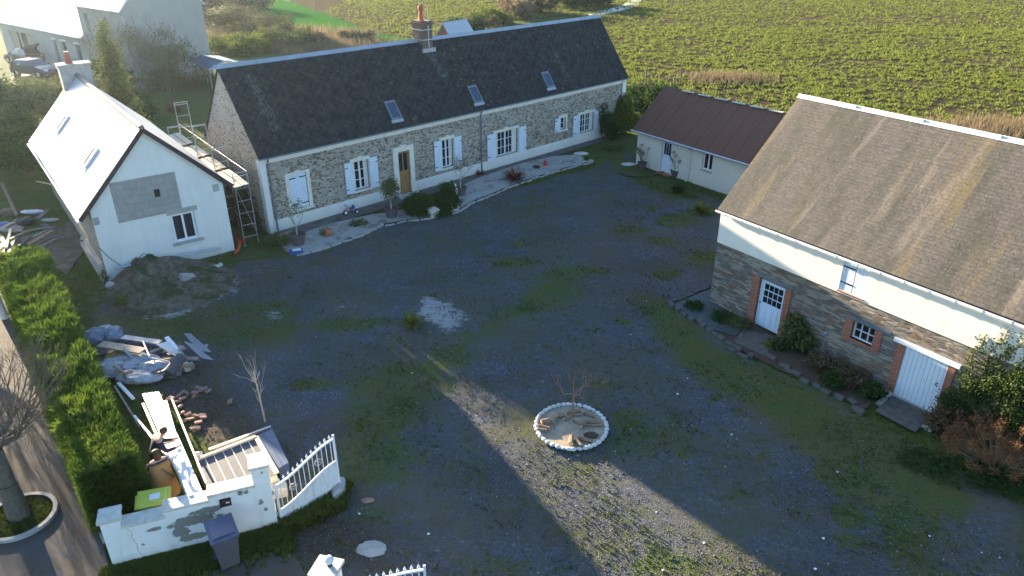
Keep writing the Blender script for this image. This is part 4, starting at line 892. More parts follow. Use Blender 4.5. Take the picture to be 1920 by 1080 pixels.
blotch(gw, wob(3.28, .85, .05, .09, 16, 9), -.004); blotch(gw, wob(3.35, .6, .05, .05, 12, 12), -.004); blotch(gw, wob(3.42, 1.68, .03, .03, 10, 5), -.004); blotch(gw, wob(2.35, .75, .09, .04, 16, 15), -.004)
cr = [(.45,1.05),(.5,.95),(.55,.88),(.52,.7),(.58,.5),(.56,.3),(.62,.12)]
m = MB()
for (a, b_), (c, d) in zip(cr[:-1], cr[1:]): m.poly([(a-.006,-.003,b_),(a+.008,-.003,b_),(c+.008,-.003,d),(c-.006,-.003,d)])
m.build('crack', M['concrete'], gw)
mbx = MB().box(2.42, 2.66, -.05, .01, 1.0, 1.2).build('letter_box', M['black_iron'], gw); MB().box(2.55, 2.63, -.056, -.051, 1.09, 1.12).build('name_plate', M['white_paint'], mbx); MB().box(2.48, 2.62, -.056, -.051, 1.15, 1.162).build('letter_slot', M['red'], mbx)
it = MB().box(2.84, 2.93, -.05, .01, 1.22, 1.32).build('intercom', M['galv'], gw); MB().lathe([(.045,0),(.045,.05)], (3.01,-.03,1.24), 10).build('bell_push', M['galv'], gw)
# ------------------------------------------------------------------ gates
def scroll_gate(name, label, p, yaw, L_, hl0, hl1, low0, low1, nb, group):
    t = thing(name, label, 'gate', p, R(90-yaw), group)
    def top(x): s = x/L_; s = s*s*(3-2*s); return hl0+(hl1-hl0)*s
    def mid(x): s = x/L_; s = s*s*(3-2*s); return low0+(low1-low0)*s
    f = MB(); f.box(0, .05, -.02, .02, .08, top(0)-.02).box(L_-.05, L_, -.02, .02, .08, top(L_)+.12).box(.05, L_-.05, -.02, .02, .08, .13)
    xs = [L_*i/16 for i in range(17)]
    for a, b_ in zip(xs[:-1], xs[1:]): f.beam((a,0,top(a)), (b_,0,top(b_)), .045, .045); f.beam((a,0,mid(a)), (b_,0,mid(b_)), .035, .03)
    f.build('frame', M['white_paint'], t)
    pn = MB()
    for a, b_ in zip(xs[:-1], xs[1:]): pn.poly([(a,-.008,.12),(b_,-.008,.12),(b_,-.008,mid(b_)),(a,-.008,mid(a))]); pn.poly([(b_,.008,.12),(a,.008,.12),(a,.008,mid(a)),(b_,.008,mid(b_))])
    n = N('gate_panel'); w_ = n.noise(1, 5, .7, n.map(n.obj(), (9, 9, 2.5))); pm = n.done(n.mix(n.ramp(w_, [(.52, 0), (.68, .7)]), (.72,.73,.73), (.40,.36,.27)), .5, None, .4)
    pn.build('panel', pm, t)
    for i in range(1, nb+1):
        x = L_*i/(nb+1); z = top(x); b_ = MB().tube((x,0,mid(x)), (x,0,z+.06), .011, .011, 5); b_.lathe([(.005,0),(.035,.03),(.0,.13)], (x,0,z+.06), 6, False); b_.build('bar', M['white_paint'], t)
    for fx in (.27, .70):
        x = L_*fx; z = (top(x)+mid(x))/2; r = MB()
        for i in range(12):
            a, b_ = 2*math.pi*i/12, 2*math.pi*(i+1)/12; r.tube((x+.10*math.cos(a),0,z+.10*math.sin(a)), (x+.10*math.cos(b_),0,z+.10*math.sin(b_)), .009, .009, 5)
            if i % 3 == 0:
                for q in range(6):
                    a1, a2 = 2*math.pi*q/6, 2*math.pi*(q+1)/6; cx_, cz_ = x+.055*math.cos(a+.4), z+.055*math.sin(a+.4); r.tube((cx_+.038*math.cos(a1),0,cz_+.038*math.sin(a1)), (cx_+.038*math.cos(a2),0,cz_+.038*math.sin(a2)), .007, .007, 4)
        r.build('scroll_rosette', M['rust_gate'], t)
    for z in (.3, .95): MB().tube((-.05,0,z-.04), (-.05,0,z+.05), .025, .025, 8).build('hinge', M['rust_gate'], t)
    return t
scroll_gate('gate_leaf', 'open white iron gate leaf with arrow tips beside the stepped wall', at(527, 980), 46.5, 1.66, 1.12, 1.62, .38, .95, 12, 'iron gate leaves at the entrance')
pp = Vector((-3.55, 10.15, 0)); pr = thing('gate_pier', 'white square gate pier with flat stone cap and round lamp', 'pier', pp, R(-14))
MB().box(-.2, .2, -.2, .2, -.2, 1.83).build('pier', M['wall_render'], pr); MB().box(-.26, .26, -.26, .26, 1.83, 1.9).build('cap', M['pale_stone'], pr)
lb = MB().lathe([(.05,0),(.05,.07)], (.06,.05,1.9), 10).build('lamp_base', M['rubber'], pr); MB().lathe([(.05,0),(.085,.05),(.09,.09),(.06,.15),(.01,.17)], (.06,.05,1.97), 14).build('lamp_globe', M['lamp_glass'], lb, smooth=True)
m = MB(); 
for x, z in ((.08,1.6),(.12,1.5),(.06,1.42),(.02,1.3)): m.poly([(a, -.203, b_) for a, b_ in wob(x, z, .04, .05, 12, int(z*100))])
m.build('peeled_patch', M['rubber'], pr)
scroll_gate('gate_leaf', 'open white iron gate leaf with arrow tips beside the square pier', pp+Vector((.26,.02,0)), 84, 1.62, 1.36, 1.62, .5, .98, 11, 'iron gate leaves at the entrance')
# ------------------------------------------------------------------ bins
def wheelie(name, label, p, rz, body, lid, group=None):
    t = thing(name, label, 'bin', p, rz, group)
    b_ = MB(); lo, hi = (.19, .21), (.27, .31)
    v = [(-lo[0],-lo[1],.06),(lo[0],-lo[1],.06),(lo[0],lo[1],.06),(-lo[0],lo[1],.06),(-hi[0],-hi[1],.92),(hi[0],-hi[1],.92),(hi[0],hi[1],.92),(-hi[0],hi[1],.92)]
    for q in ((3,2,1,0),(0,1,5,4),(1,2,6,5),(2,3,7,6),(3,0,4,7),(4,5,6,7)): b_.poly([v[i] for i in q])
    b_.box(-.285, .285, -.325, .325, .88, .93)
    b_.build('body', M[body], t, bevel=.02)
    l = MB(); P_ = [(-.3,-.35,.94),(.3,-.35,.94),(.3,.36,1.0),(-.3,.36,1.0)]; l.slab([(x,y,z+.05) for x, y, z in P_], .045); l.box(-.24, .24, -.25, .27, 1.0, 1.035); l.box(-.24, .24, .36, .42, .96, 1.0)
    l.build('lid', M[lid], t, bevel=.015)
    for s_ in (-1, 1): MB().tube((s_*.22,.22,.1), (s_*.27,.22,.1), .1, .1, 12).build('wheel', M['rubber'], t)
    MB().box(-.28, .28, .38, .42, .93, .96).build('handle', M['rubber'], t); return t
b1 = wheelie('wheelie_bin', 'dark grey wheelie bin with bluish lid in front of the white wall', Vector((-6.36, 12.02, 0)), R(32), 'bin_grey', 'bin_lid')
MB().box(.0, .14, -.292, -.285, .58, .72, Matrix.Rotation(R(-4), 4, 'X')).build('sticker', M['white_paint'], b1)
b2 = wheelie('recycling_bin', 'yellow-green lidded bin between the hedge end and the white wall', Vector((-8.25, 13.0, 0)), R(112), 'bin_grey', 'bin_yellow')
MB().box(-.1, .1, -.12, .1, 1.037, 1.04).build('sticker', M['white_paint'], b2)
# ------------------------------------------------------------------ people
def skin_person(name, label, p, rz, coat=None, pose='stand', hair='hair', top='navy', legs='jeans', H=1.68, group=None):
    t = thing(name, label, 'person', p, rz, group); s = H/1.7
    J = {'pel':(0,0,.95), 'spine':(0,.02,1.15), 'chest':(0,.04,1.34), 'neck':(0,.06,1.48), 'head0':(0,.075,1.56), 'head1':(0,.09,1.64)}
    if pose == 'lean': J.update(spine=(0,.08,1.13), chest=(0,.18,1.30), neck=(0,.27,1.42), head0=(0,.33,1.48), head1=(0,.37,1.55))
    for sg, n_ in ((-1,'l'),(1,'r')):
        cx_, cy_, cz_ = J['chest']
        J[n_+'sh'] = (sg*.17, cy_, cz_+.06); J[n_+'el'] = (sg*.26, cy_+.10, cz_-.20); J[n_+'wr'] = (sg*.20, cy_+.34, cz_-.22); J[n_+'ha'] = (sg*.19, cy_+.42, cz_-.21)
        J[n_+'hip'] = (sg*.09, 0, .9); J[n_+'kn'] = (sg*.11, .03+.06*sg, .49); J[n_+'an'] = (sg*.12, -.02+.10*sg, .09); J[n_+'to'] = (sg*.13, .13+.10*sg, .035)
    rad = {'pel':.165,'spine':.165,'chest':.18,'neck':.055,'head0':.075,'head1':.088}
    for n_ in 'lr': rad.update({n_+'sh':.095,n_+'el':.068,n_+'wr':.042,n_+'ha':.03,n_+'hip':.105,n_+'kn':.075,n_+'an':.052,n_+'to':.04})
    E_ = [('pel','spine'),('spine','chest'),('chest','neck'),('neck','head0'),('head0','head1')]
    for n_ in 'lr': E_ += [('chest',n_+'sh'),(n_+'sh',n_+'el'),(n_+'el',n_+'wr'),(n_+'wr',n_+'ha'),('pel',n_+'hip'),(n_+'hip',n_+'kn'),(n_+'kn',n_+'an'),(n_+'an',n_+'to')]
    for n_ in 'lr':     # fingers and thumb closing round what is held
        hx, hy, hz = J[n_+'ha']; sg = -1 if n_ == 'l' else 1
        for i in range(4):
            a = n_+'f%d' % i; J[a] = (hx+(i-1.5)*.019, hy+.045, hz+.012); J[a+'b'] = (hx+(i-1.5)*.020, hy+.06, hz-.03+abs(i-1.2)*.004); rad[a] = .0095; rad[a+'b'] = .008; E_ += [(n_+'ha', a), (a, a+'b')]
        a = n_+'th'; J[a] = (hx-sg*.045, hy+.01, hz-.01); J[a+'b'] = (hx-sg*.045, hy+.045, hz-.03); rad[a] = .011; rad[a+'b'] = .009; E_ += [(n_+'ha', a), (a, a+'b')]
    names = list(J); me = bpy.data.meshes.new('body'); me.from_pydata([tuple(c*s for c in J[k]) for k in names], [(names.index(a), names.index(b)) for a, b in E_], [])
    o = bpy.data.objects.new('body', me); COL.objects.link(o); o.parent = t
    sk = o.modifiers.new('skin', 'SKIN'); sk.use_smooth_shade = True
    for i, k in enumerate(names): v = me.skin_vertices[0].data[i]; v.radius = (rad[k]*s, rad[k]*s*.92); v.use_root = (k == 'pel')
    o.modifiers.new('sub', 'SUBSURF').levels = 1; o.modifiers['sub'].render_levels = 1
    pass
    # garments by height, from the material of the surface itself
    n = N('clothes'); z = n.sep(n.obj())[2]; y = n.sep(n.obj())[1]; hm = n.math('GREATER_THAN', z, J['neck'][2]*s-.03); lg = n.math('LESS_THAN', z, .93*s); hand = n.math('GREATER_THAN', y, (J['lwr'][1]-.01)*s)
    col = {'navy':(.02,.025,.045),'jeans':(.05,.06,.09),'dark':(.03,.03,.035),'camel':(.30,.16,.065)}
    c = n.mix(n.math('MAXIMUM', hm, n.math('MULTIPLY', hand, n.math('GREATER_THAN', z, 1.0*s))), n.mix(lg, col.get(top, (.03,.03,.035)), col.get(legs, (.05,.06,.09))), (.48,.30,.22)); me.materials.clear(); me.materials.append(n.done(c, .8))
    hx, hy, hz = [v*s for v in J['head1']]
    hr = MB().lathe([(.02,-.02),(.085,-.03),(.098,.02),(.09,.07),(.055,.098),(.005,.106)], (hx, hy-.02, hz), 12, True); hr.build('hair', M[hair], t, smooth=True)
    fc = MB()
    for sg in (-1, 1): fc.obox((hx+sg*.032, hy+.083, hz-.01), (.022,.01,.012))
    fc.build('eyes', M['dark_inside'], t); MB().obox((hx, hy+.098, hz-.035), (.022,.028,.035)).build('nose', M['skin'], t); MB().obox((hx, hy+.083, hz-.07), (.045,.01,.012)).build('mouth', M['terracotta'], t)
    if coat:
        co = MB(); n2 = 20; ring = [(.235,1.40,.15),(.25,1.30,.17),(.24,1.15,.18),(.25,.95,.21),(.29,.75,.25),(.32,.55,.28),(.345,.42,.31)]; i0 = len(co.v)
        for rx_, z, ry_ in ring:
            for k in range(n2):
                a = 2*math.pi*k/n2; f = 1+.05*math.sin(a*5)*(1.4-z); co.v.append((rx_*f*math.cos(a)*s, (ry_*f*math.sin(a)+.03+(.02 if pose == 'stand' else .1)*(z-.9))*s, z*s))
        for j in range(len(ring)-1):
            for k in range(n2): a, b_ = i0+j*n2+k, i0+j*n2+(k+1) % n2; co.f.append((a+n2, b_+n2, b_, a))
        co.f.append(tuple(range(n2)))
        for n_, sg in (('l',-1),('r',1)):
            a, b_, c_ = [Vector(J[n_+q])*s for q in ('sh','el','wr')]; co.tube(a+Vector((-sg*.03,0,0)), b_, .085*s, .07*s, 10); co.tube(b_, c_, .068*s, .055*s, 10)
        cl = co.build('coat', M[coat], t, smooth=True)
        MB().path([(-.10*s,-.03*s,1.43*s),(.02*s,-.165*s,1.25*s),(.14*s,-.19*s,1.05*s),(.24*s,-.12*s,.9*s)], .010).build('bag_strap', M['rubber'], t)
        MB().lathe([(.05,-.2),(.085,-.14),(.1,-.03),(.1,.05)], (hx, hy-.04, hz), 12, False).build('long_hair', M[hair], t, smooth=True)
    return t
skin_person('person', 'person in long camel coat with brown hair standing behind the yellow-green bin', Vector((-8.42,13.82,0)), R(42), 'camel', 'stand', 'hair', 'dark', 'dark', 1.63, 'people holding the long white bar')
skin_person('person', 'person in navy jacket leaning over beside the end of the hedge', Vector((-8.98,14.62,0)), R(-58), None, 'lean', 'hair', 'navy', 'jeans', 1.66, 'people holding the long white bar')
# ------------------------------------------------------------------ bars, panels and boards left by the wall
def solo(mb, name, mat, label, cat, group=None, org=None, **k):
    o_ = Vector(org) if org is not None else Vector(mb.v[0]); o_.z = 0
    mb.v = [tuple(Vector(v)-o_) for v in mb.v]; o = mb.build(name, mat, None, loc=o_, **k); return tag(o, label, cat, group)
solo(MB().beam(at(252,780,.5), at(338,885,1.15), .06, .05), 'metal_bar', M['white_paint'], 'long pale bar held by the two people, leaning towards the wall', 'bar', 'long pale bars by the hedge')
p = [at(266,738,.12), at(298,734,.12), at(380,922,1.0), at(350,928,1.0)]
m = MB(); m.slab(p, .07); 
for t in (.2, .4, .6, .8): m.beam(p[0].lerp(p[1], t)+Vector((0,0,.012)), p[3].lerp(p[2], t)+Vector((0,0,.012)), .02, .02)
solo(m, 'roofing_panel', M['white_paint'], 'long white ribbed roofing panel leaning on the entrance wall', 'panel')
for (a, b_, za, zb, w, mt, lb) in (((310,752),(352,905),.2,1.0,.09,'white_paint','thin white batten lying against the right edge of the white panel'), ((322,748),(386,905),.1,1.1,.04,'grey_metal','thin grey pole lying between the white panel and the metal hutch'), ((268,757),(300,830),.1,.5,.06,'white_paint','short pale rail crossing behind the two people'), ((335,880),(358,930),.9,1.3,.09,'white_paint','short white rail resting against the wall coping beside the white panel'), ((222,718),(250,748),.1,.15,.10,'white_paint','short white plank lying below the rubble heap'), ((215,724),(262,800),.1,.2,.05,'old_wood','thin weathered lath lying beside the hedge')):
    solo(MB().beam(at(*a, za), at(*b_, zb), w, .045), 'batten', M[mt], lb, 'batten')
solo(MB().obox(at(316,828,.85), (.34,.1,.05), (0,.1,.6)), 'wood_offcut', M['old_wood'], 'short grey offcut lying across the white panel', 'offcut')
# metal hutch with flat grey top behind the wall
hq = [at(367,864,.5), at(480,820,.5), at(519,888,.5), at(400,938,.5)]
hp = thing('metal_hutch', 'low metal box with ribbed grey top and blue lid behind the entrance wall', 'box', hq[0].xy.to_3d()); O = hp.location.copy(); L = lambda v: Vector(v)-O
top = [L(v) for v in hq]; m = MB()
for a, b_ in ((0,1),(1,2),(2,3),(3,0)):
    A_, B_ = top[a], top[b_]; m.poly([(A_.x,A_.y,0),(B_.x,B_.y,0),(B_.x,B_.y,A_.z),(A_.x,A_.y,A_.z)])
m.build('side_panels', M['plank_wood'], hp); MB().slab(top, .03).build('top_panel', M['dark_panel'], hp)
m = MB()
for t in (.14,.28,.43,.57,.72,.86): m.beam(top[0].lerp(top[1], t)+Vector((0,0,.006)), top[3].lerp(top[2], t)+Vector((0,0,.006)), .018, .016)
m.build('ribs', M['white_zinc'], hp)
m = MB(); m.beam(top[0]+Vector((0,0,.03)), top[1]+Vector((0,0,.03)), .09, .06); m.beam(top[1]+Vector((0,0,.02)), top[2]+Vector((0,0,.02)), .12, .05); m.build('edge_rail', M['plank_wood'], hp)
bl = [L(at(484,816,.5)), L(at(510,804,.5)), L(at(541,867,.5)), L(at(523,878,.5))]; m = MB().slab(bl, .45); m.beam(bl[0].lerp(bl[1],.35)+Vector((0,0,.01)), bl[3].lerp(bl[2],.35)+Vector((0,0,.01)), .02, .02); m.build('blue_lid', M['blue_panel'], hp)
solo(MB().beam(at(392,843,.3), at(508,800,.5), .07, .05), 'batten', M['grey_metal'], 'grey metal rail lying along the far side of the metal hutch', 'batten')
m = MB(); a, b_ = at(366,853,.1), at(379,851,.1); m.tube(a, b_, .075, .075, 12); solo(m, 'pipe_piece', M['white_paint'], 'short white pipe end beside the metal hutch', 'pipe')
# ------------------------------------------------------------------ scattered bricks
rb = random.Random(5); bricks = [(300,742),(318,748),(322,745),(335,741),(342,746),(350,737),(365,735),(372,727),(378,730),(385,728),(390,733),(336,762),(340,774),(352,776),(368,779),(380,778),(381,782),(372,791),(346,788),(362,803),(369,802),(431,752),(342,735),(357,785),(333,752)]
bproto = None
for i, (x, y) in enumerate(bricks):
    p = at(x, y, .03)
    if bproto is None:
        m = MB().box(-.10,.10,-.05,.05,-.04,.022); bproto = m.build('loose_brick', M['loose_brick'], None, bevel=.006); o = bproto
    else: o = bproto.copy(); COL.objects.link(o)
    o.location = p; o.rotation_euler = (rb.uniform(-.15,.15), rb.uniform(-.1,.1), rb.uniform(0,3)); o.scale = (1, rb.uniform(.8,1.3), 1)
    tag(o, 'loose brick lying with others on the bare soil above the metal hutch' if i != 21 else 'single reddish brick lying apart on the dark gravel', 'brick', 'loose bricks on the bare soil' if i != 21 else None)
    if i == 21 and 'group' in o: del o['group']
# ------------------------------------------------------------------ rubble heap
def crumple(c, r, sc=(1,1,.6), k=3, seed=1):
    import bmesh
    q = random.Random(seed); bm = bmesh.new(); bmesh.ops.create_icosphere(bm, subdivisions=k, radius=1)
    ph = [Vector((q.uniform(-1,1), q.uniform(-1,1), q.uniform(-1,1)))*6 for _ in range(5)]
    for v in bm.verts:
        f = 1+.10*sum(abs(math.sin(v.co.dot(p_)+j)) for j, p_ in enumerate(ph))-.28; v.co = v.co*(f+q.uniform(-.045,.045)*(k > 2))
        v.co = Vector((v.co.x*sc[0]*r, v.co.y*sc[1]*r, v.co.z*sc[2]*r))+Vector(c)
    m = MB(); m.v = [tuple(v.co) for v in bm.verts]; m.f = [tuple(v.index for v in f.verts) for f in bm.faces]; bm.free(); return m
M['bag_white'] = simple('bag_white', (.36,.37,.39), .7, .45, 4, bump=.5, bsc=14); M['bag_blue'] = simple('bag_blue', (.22,.25,.32), .65, .5, 5, bump=.5, bsc=14); M['sheet'] = simple('sheet', (.38,.40,.43), .6, .35, 3)
for (x, y, r, sc, mt, lb) in ((178,632,.36,(1,1,.8),'bag_blue','crumpled pale blue rubbish bag at the left tip of the heap'), (198,625,.33,(1.1,1,.8),'bag_white','white rubbish bag beside the crumpled pale blue bag'), (212,628,.30,(1,1.2,.9),'bag_blue','grey blue sack behind the long timber board of the heap'), (205,690,.5,(1.3,.7,.35),'bag_white','flattened pale sack near the hedge'), (245,680,.55,(1.5,.9,.4),'bag_white','long crumpled white sheet across the middle of the heap'), (262,706,.5,(1.4,.7,.3),'bag_white','thin plastic sheet spread below the heap'), (290,692,.42,(1.4,.8,.6),'bag_white','folded white tarpaulin in the middle of the heap'), (222,672,.38,(1,1,.55),'ochre','mustard yellow insulation lump in the heap'), (300,690,.2,(1.3,.8,.6),'ochre','small ochre foam piece under the folded tarpaulin'), (158,630,.2,(1,1,.6),'bag_blue','small pale bag almost under the hedge')):
    c = at(x, y, .12); m = crumple((0,0,0), r, sc, 3, x+y); o = m.build('rubbish_bag' if 'bag' in lb or 'sack' in lb else 'rubble_piece', M[mt], None, loc=c); tag(o, lb, 'rubbish')
for (a, b_, za, zb, w, th, mt, nm, lb) in (((188,645),(268,658),.45,.45,.34,.05,'old_wood','timber_board','long weathered timber board across the top of the rubble heap'),
    ((230,632),(300,642),.3,.35,.25,.04,'sheet','cladding_strip','pale blue cladding strip behind the long timber board'),
    ((312,632),(345,672),.75,.35,.14,.04,'white_paint','cladding_strip','thin white strip standing up from the heap with a pointed end'),
    ((322,640),(342,665),.6,.45,.10,.04,'old_wood','timber_board','thin board lying beside the pointed white strip'),
    ((268,640),(280,668),.5,.55,.03,.03,'white_paint','wire_frame','bent white rod sticking out of the heap'), ((280,670),(318,678),.5,.4,.03,.03,'white_paint','wire_frame','straight white rod lying over the folded tarpaulin'),
    ((233,655),(246,670),.5,.4,.07,.05,'sheet','timber_board','small pale lath leaning on the mustard insulation'), ((212,686),(234,700),.5,.3,.06,.04,'wood','timber_board','dark lath crossing the lower left of the heap'),
    ((340,672),(372,672),.25,.2,.12,.06,'old_wood','timber_board','weathered batten under the folded corrugated sheets'), ((347,680),(353,695),.2,.1,.17,.07,'plank_wood','timber_board','short yellowish board below the corrugated sheets'), ((357,680),(361,692),.2,.1,.13,.06,'grey_metal','gutter_piece','short grey gutter piece beside the yellowish board'), ((337,690),(335,704),.2,.1,.14,.06,'grey_metal','gutter_piece','grey post stub standing below the felt roll'), ((375,660),(388,646),.2,.3,.10,.04,'sheet','cladding_strip','small pale strip behind the corrugated sheets')):
    solo(MB().beam(at(*a, za), at(*b_, zb), w, th), nm, M[mt], lb, 'rubble')
solo(MB().slab([at(293,646,.75), at(315,640,.85), at(340,665,.5), at(328,668,.4)], .04), 'white_sheet', M['white_paint'], 'bright tilted white sheet catching the sun on top of the heap', 'sheet')
solo(MB().slab([at(265,664,.35), at(292,668,.4), at(318,680,.3), at(310,688,.1), at(268,686,.1)], .04), 'plasterboard', M['sheet'], 'pale sheet of board lying flat before the long timber', 'sheet')
m = MB().tube(at(341,668,.55), at(316,700,.3), .17, .17, 10); solo(m, 'felt_roll', M['dark_panel'], 'dark roll of roofing felt leaning at the right of the heap', 'roll')
def corr(pts, nrib, name, lb):
    P_ = [Vector(p) for p in pts]; m = MB(); k = nrib*4; nrm_ = (P_[1]-P_[0]).cross(P_[3]-P_[0]).normalized()
    if nrm_.z < 0: nrm_ = -nrm_
    for i in range(k):
        a, b_ = i/k, (i+1)/k; ha, hb_ = math.sin(i/k*nrib*2*math.pi)*.018, math.sin((i+1)/k*nrib*2*math.pi)*.018
        q0, q1 = P_[0].lerp(P_[1], a)+nrm_*ha, P_[0].lerp(P_[1], b_)+nrm_*hb_; q3, q2 = P_[3].lerp(P_[2], a)+nrm_*ha, P_[3].lerp(P_[2], b_)+nrm_*hb_; m.poly([q0,q1,q2,q3]); m.poly([q3-nrm_*.004,q2-nrm_*.004,q1-nrm_*.004,q0-nrm_*.004])
    return solo(m, name, M['zinc'], lb, 'sheet', 'folded corrugated sheets on the heap')
corr([at(345,625,.85), at(357,625,.9), at(397,660,.55), at(372,658,.45)], 6, 'corrugated_sheet', 'upper corrugated metal sheet at the right end of the heap')
corr([at(345,640,.5), at(362,646,.55), at(401,675,.2), at(378,671,.12)], 6, 'corrugated_sheet', 'lower corrugated metal sheet at the right end of the heap')
q = random.Random(91)
for i in range(26):
    x, y = q.uniform(195,355), q.uniform(650,705); p_ = at(x,y,q.uniform(.08,.3)); a_ = q.uniform(-.4,1.2); d_ = Vector((math.cos(a_), math.sin(a_), q.uniform(-.25,.25)))*q.uniform(.15,.45); solo(MB().beam(p_-d_, p_+d_, q.uniform(.04,.2), q.uniform(.015,.05)), 'scrap_piece', M[q.choice(['old_wood','old_wood','sheet','dark_panel','wood','lead','bag_blue'])], 'broken strip or board among the mixed scrap of the rubble heap', 'scrap', 'broken strips in the rubble heap')
# low spoil under the heap
k = 2600; q = wp([(180,640),(330,650),(380,680),(330,705),(230,715),(190,690)]); pts = np.c_[RNG.uniform(q[:,0].min(), q[:,0].max(), k), RNG.uniform(q[:,1].min(), q[:,1].max(), k)]; pts = pts[inside_dist(pts, q) > 0]; m = len(pts)
base = np.array([(1,0,0),(-.5,.87,0),(-.5,-.87,0),(0,0,.7)])[None]+RNG.normal(0,.4,(m,4,3)); Vp = (base*RNG.uniform(.02,.10,m)[:,None,None]+np.c_[pts, np.full(m,.0)][:,None,:]).reshape(-1,3); i = np.arange(m)[:,None]*4
o = np_mesh('rubble', Vp, np.stack([i+[0,1,3],i+[1,2,3],i+[2,0,3]],1).reshape(-1,3), M['gravel_bits'], np.repeat(RNG.uniform(.3,1,m),3)); tag(o, 'broken plaster and small debris under the rubbish heap', 'rubble', kind='stuff')
# ------------------------------------------------------------------ spoil mound at the gable
k = 46; cxy = at(290, 545); V_ = []; F_ = []
mp = wp([(215,520),(250,488),(330,478),(400,492),(438,505),(440,540),(380,575),(300,590),(235,575),(200,550)])
lo, hi = mp.min(0)-.3, mp.max(0)+.3; xs = np.linspace(lo[0], hi[0], k); ys = np.linspace(lo[1], hi[1], k); X, Y = np.meshgrid(xs, ys); P_ = np.c_[X.ravel(), Y.ravel()]; d = inside_dist(P_, mp)
peak = np.array(tuple(at(275,520))[:2]); g = np.exp(-((P_-peak)**2).sum(1)/3.2); Z = np.clip(d/.9, 0, 1)**.8*(.10+.58*g)*(1+.25*np.sin(P_[:,0]*5+P_[:,1]*3)*np.sin(P_[:,1]*6)) + RNG.normal(0,.02,len(P_)) - .06*(d < 0)
i = (np.arange(k-1)[:,None]*k+np.arange(k-1)).ravel(); n = N('spoil'); p = n.pos(); c = n.mix(n.ramp(n.noise(4,6,.8,p), [(.35,0),(.65,1)]), (.085,.07,.05), (.24,.205,.15)); c = n.mix(n.ramp(n.noise(1.1,5,.7,p), [(.5,0),(.6,.9)]), c, (.05,.075,.02)); c = n.mix(n.ramp(n.noise(2.2,6,.8,p,o=0), [(.62,0),(.7,.8)]), c, (.25,.25,.25))
o = np_mesh('soil_mound', np.c_[P_, Z]-np.array([cxy.x,cxy.y,0]), np.c_[i,i+1,i+k+1,i+k], n.done(c, .95, n.bump(n.noise(16,5,.8,p), 1, .08), .1), None, None, cxy); tag(o, 'mound of earth and rubble piled against the white gable', 'mound')
m = MB().obox((0,0,.2), (.55,.3,.22), (.2,.35,.9)); o = m.build('concrete_block', M['concrete'], None, loc=at(353,528,.08), bevel=.02); tag(o, 'pale concrete block tipped on the slope of the earth mound', 'block')
m = MB().obox((0,0,.1), (.4,.24,.2), (.1,.2,.2)); o = m.build('concrete_block', M['chimney_brick'], None, loc=at(328,532,.15), bevel=.01); tag(o, 'small dark hollow block left of the pale tipped block', 'block')
for (x,y,s_,lb) in ((368,532,.16,'small pale stone beside the tipped concrete block'),(414,498,.10,'small bright white stone at the foot of the white gable'),(407,503,.14,'yellowish stone stub beside the bright white stone'),(208,537,.2,'sunlit stone at the corner foot of the white gable')):
    o = crumple((0,0,.05), s_, (1,.8,.8), 2, x).build('stone', M['pale_stone'], None, loc=at(x,y)); tag(o, lb, 'stone')
# red hoses by the scaffold
m = MB().path([at(450,455,.1), at(447,468,.06), at(441,475,.05)], .07, 8); solo(m, 'drain_hose', M['orange_red'], 'orange red drain pipe lying below the scaffold foot', 'pipe')
m = MB().path([at(442,445,.4), at(447,452,.3), at(460,450,.3)], .05, 8); solo(m, 'drain_hose', M['red'], 'red coiled hose behind the scaffold foot', 'pipe')
# ------------------------------------------------------------------ scaffolding along the right wall of the white house
sc = thing('scaffold', 'grey tube scaffold with timber platform along the right wall of the white house', 'scaffold', D0, wh.rz)
bays = [0.1, 2.6, 5.1, 7.6, 10.1]; xi, xo = 5.52, 6.12
for y in bays:
    f = MB(); hgt = {7.6:4.9, 5.1:4.3, 2.6:3.8, .1:3.3, 10.1:3.2}[y]
    f.tube((xi,y,0), (xi,y,max(2.9, hgt)), .022).tube((xo,y,0), (xo,y,max(2.9, hgt)), .022)
    z = .4
    while z < max(2.9, hgt)+.01: f.tube((xi,y,z), (xo,y,z), .014); z += .55
    f.tube((xi,y,max(2.9,hgt)), (xo,y,max(2.9,hgt)), .018); f.build('frame', M['galv'], sc)
for a, b_ in zip(bays[:-1], bays[1:]):
    MB().tube((xo,a,.5), (xo,b_,2.4), .013).tube((xo,a,3.3), (xo,b_,3.3), .014).build('brace', M['galv'], sc)
    for j in range(2): MB().box(xi-.06+j*.33, xi+.24+j*.33, a-.15, b_+.2, 2.72+.03*(j), 2.77+.03*j).build('platform_board', M['plank_wood'], sc)
for y in (.1, 2.6): MB().box(xi-.06, xi+.06, y-.06, y+.06, 0, .02).build('base_plate', M['galv'], sc)
# ------------------------------------------------------------------ flower strip in front of the farmhouse
n = N('pale_gravel'); p = n.pos(); c = n.mix(n.ramp(n.noise(28,4,.8,p), [(.3,0),(.7,1)]), (.25,.235,.21), (.46,.44,.40)); c = n.mix(n.ramp(n.noise(1.2,5,.7,p), [(.5,0),(.62,.75)]), c, (.15,.13,.09)); PG = n.done(c, .95, n.bump(n.noise(50,3,.8,p), .7, .015), .15)
s1 = [(535,472),(560,478),(605,466),(640,452),(680,438),(720,420),(765,412),(812,409),(808,398),(760,396),(700,402),(620,420),(560,440),(522,452)]
s2 = [(848,400),(880,380),(925,362),(960,347),(1010,330),(1060,315),(1112,302),(1078,291),(1040,293),(980,306),(900,333),(858,352),(840,368)]
for nm, s_ in (('gravel_bed', s1), ('gravel_bed', s2)):
    o = MB().poly([(x, y, .03) for x, y in wp(s_)]).build(nm, PG, None); tag(o, kind='structure')
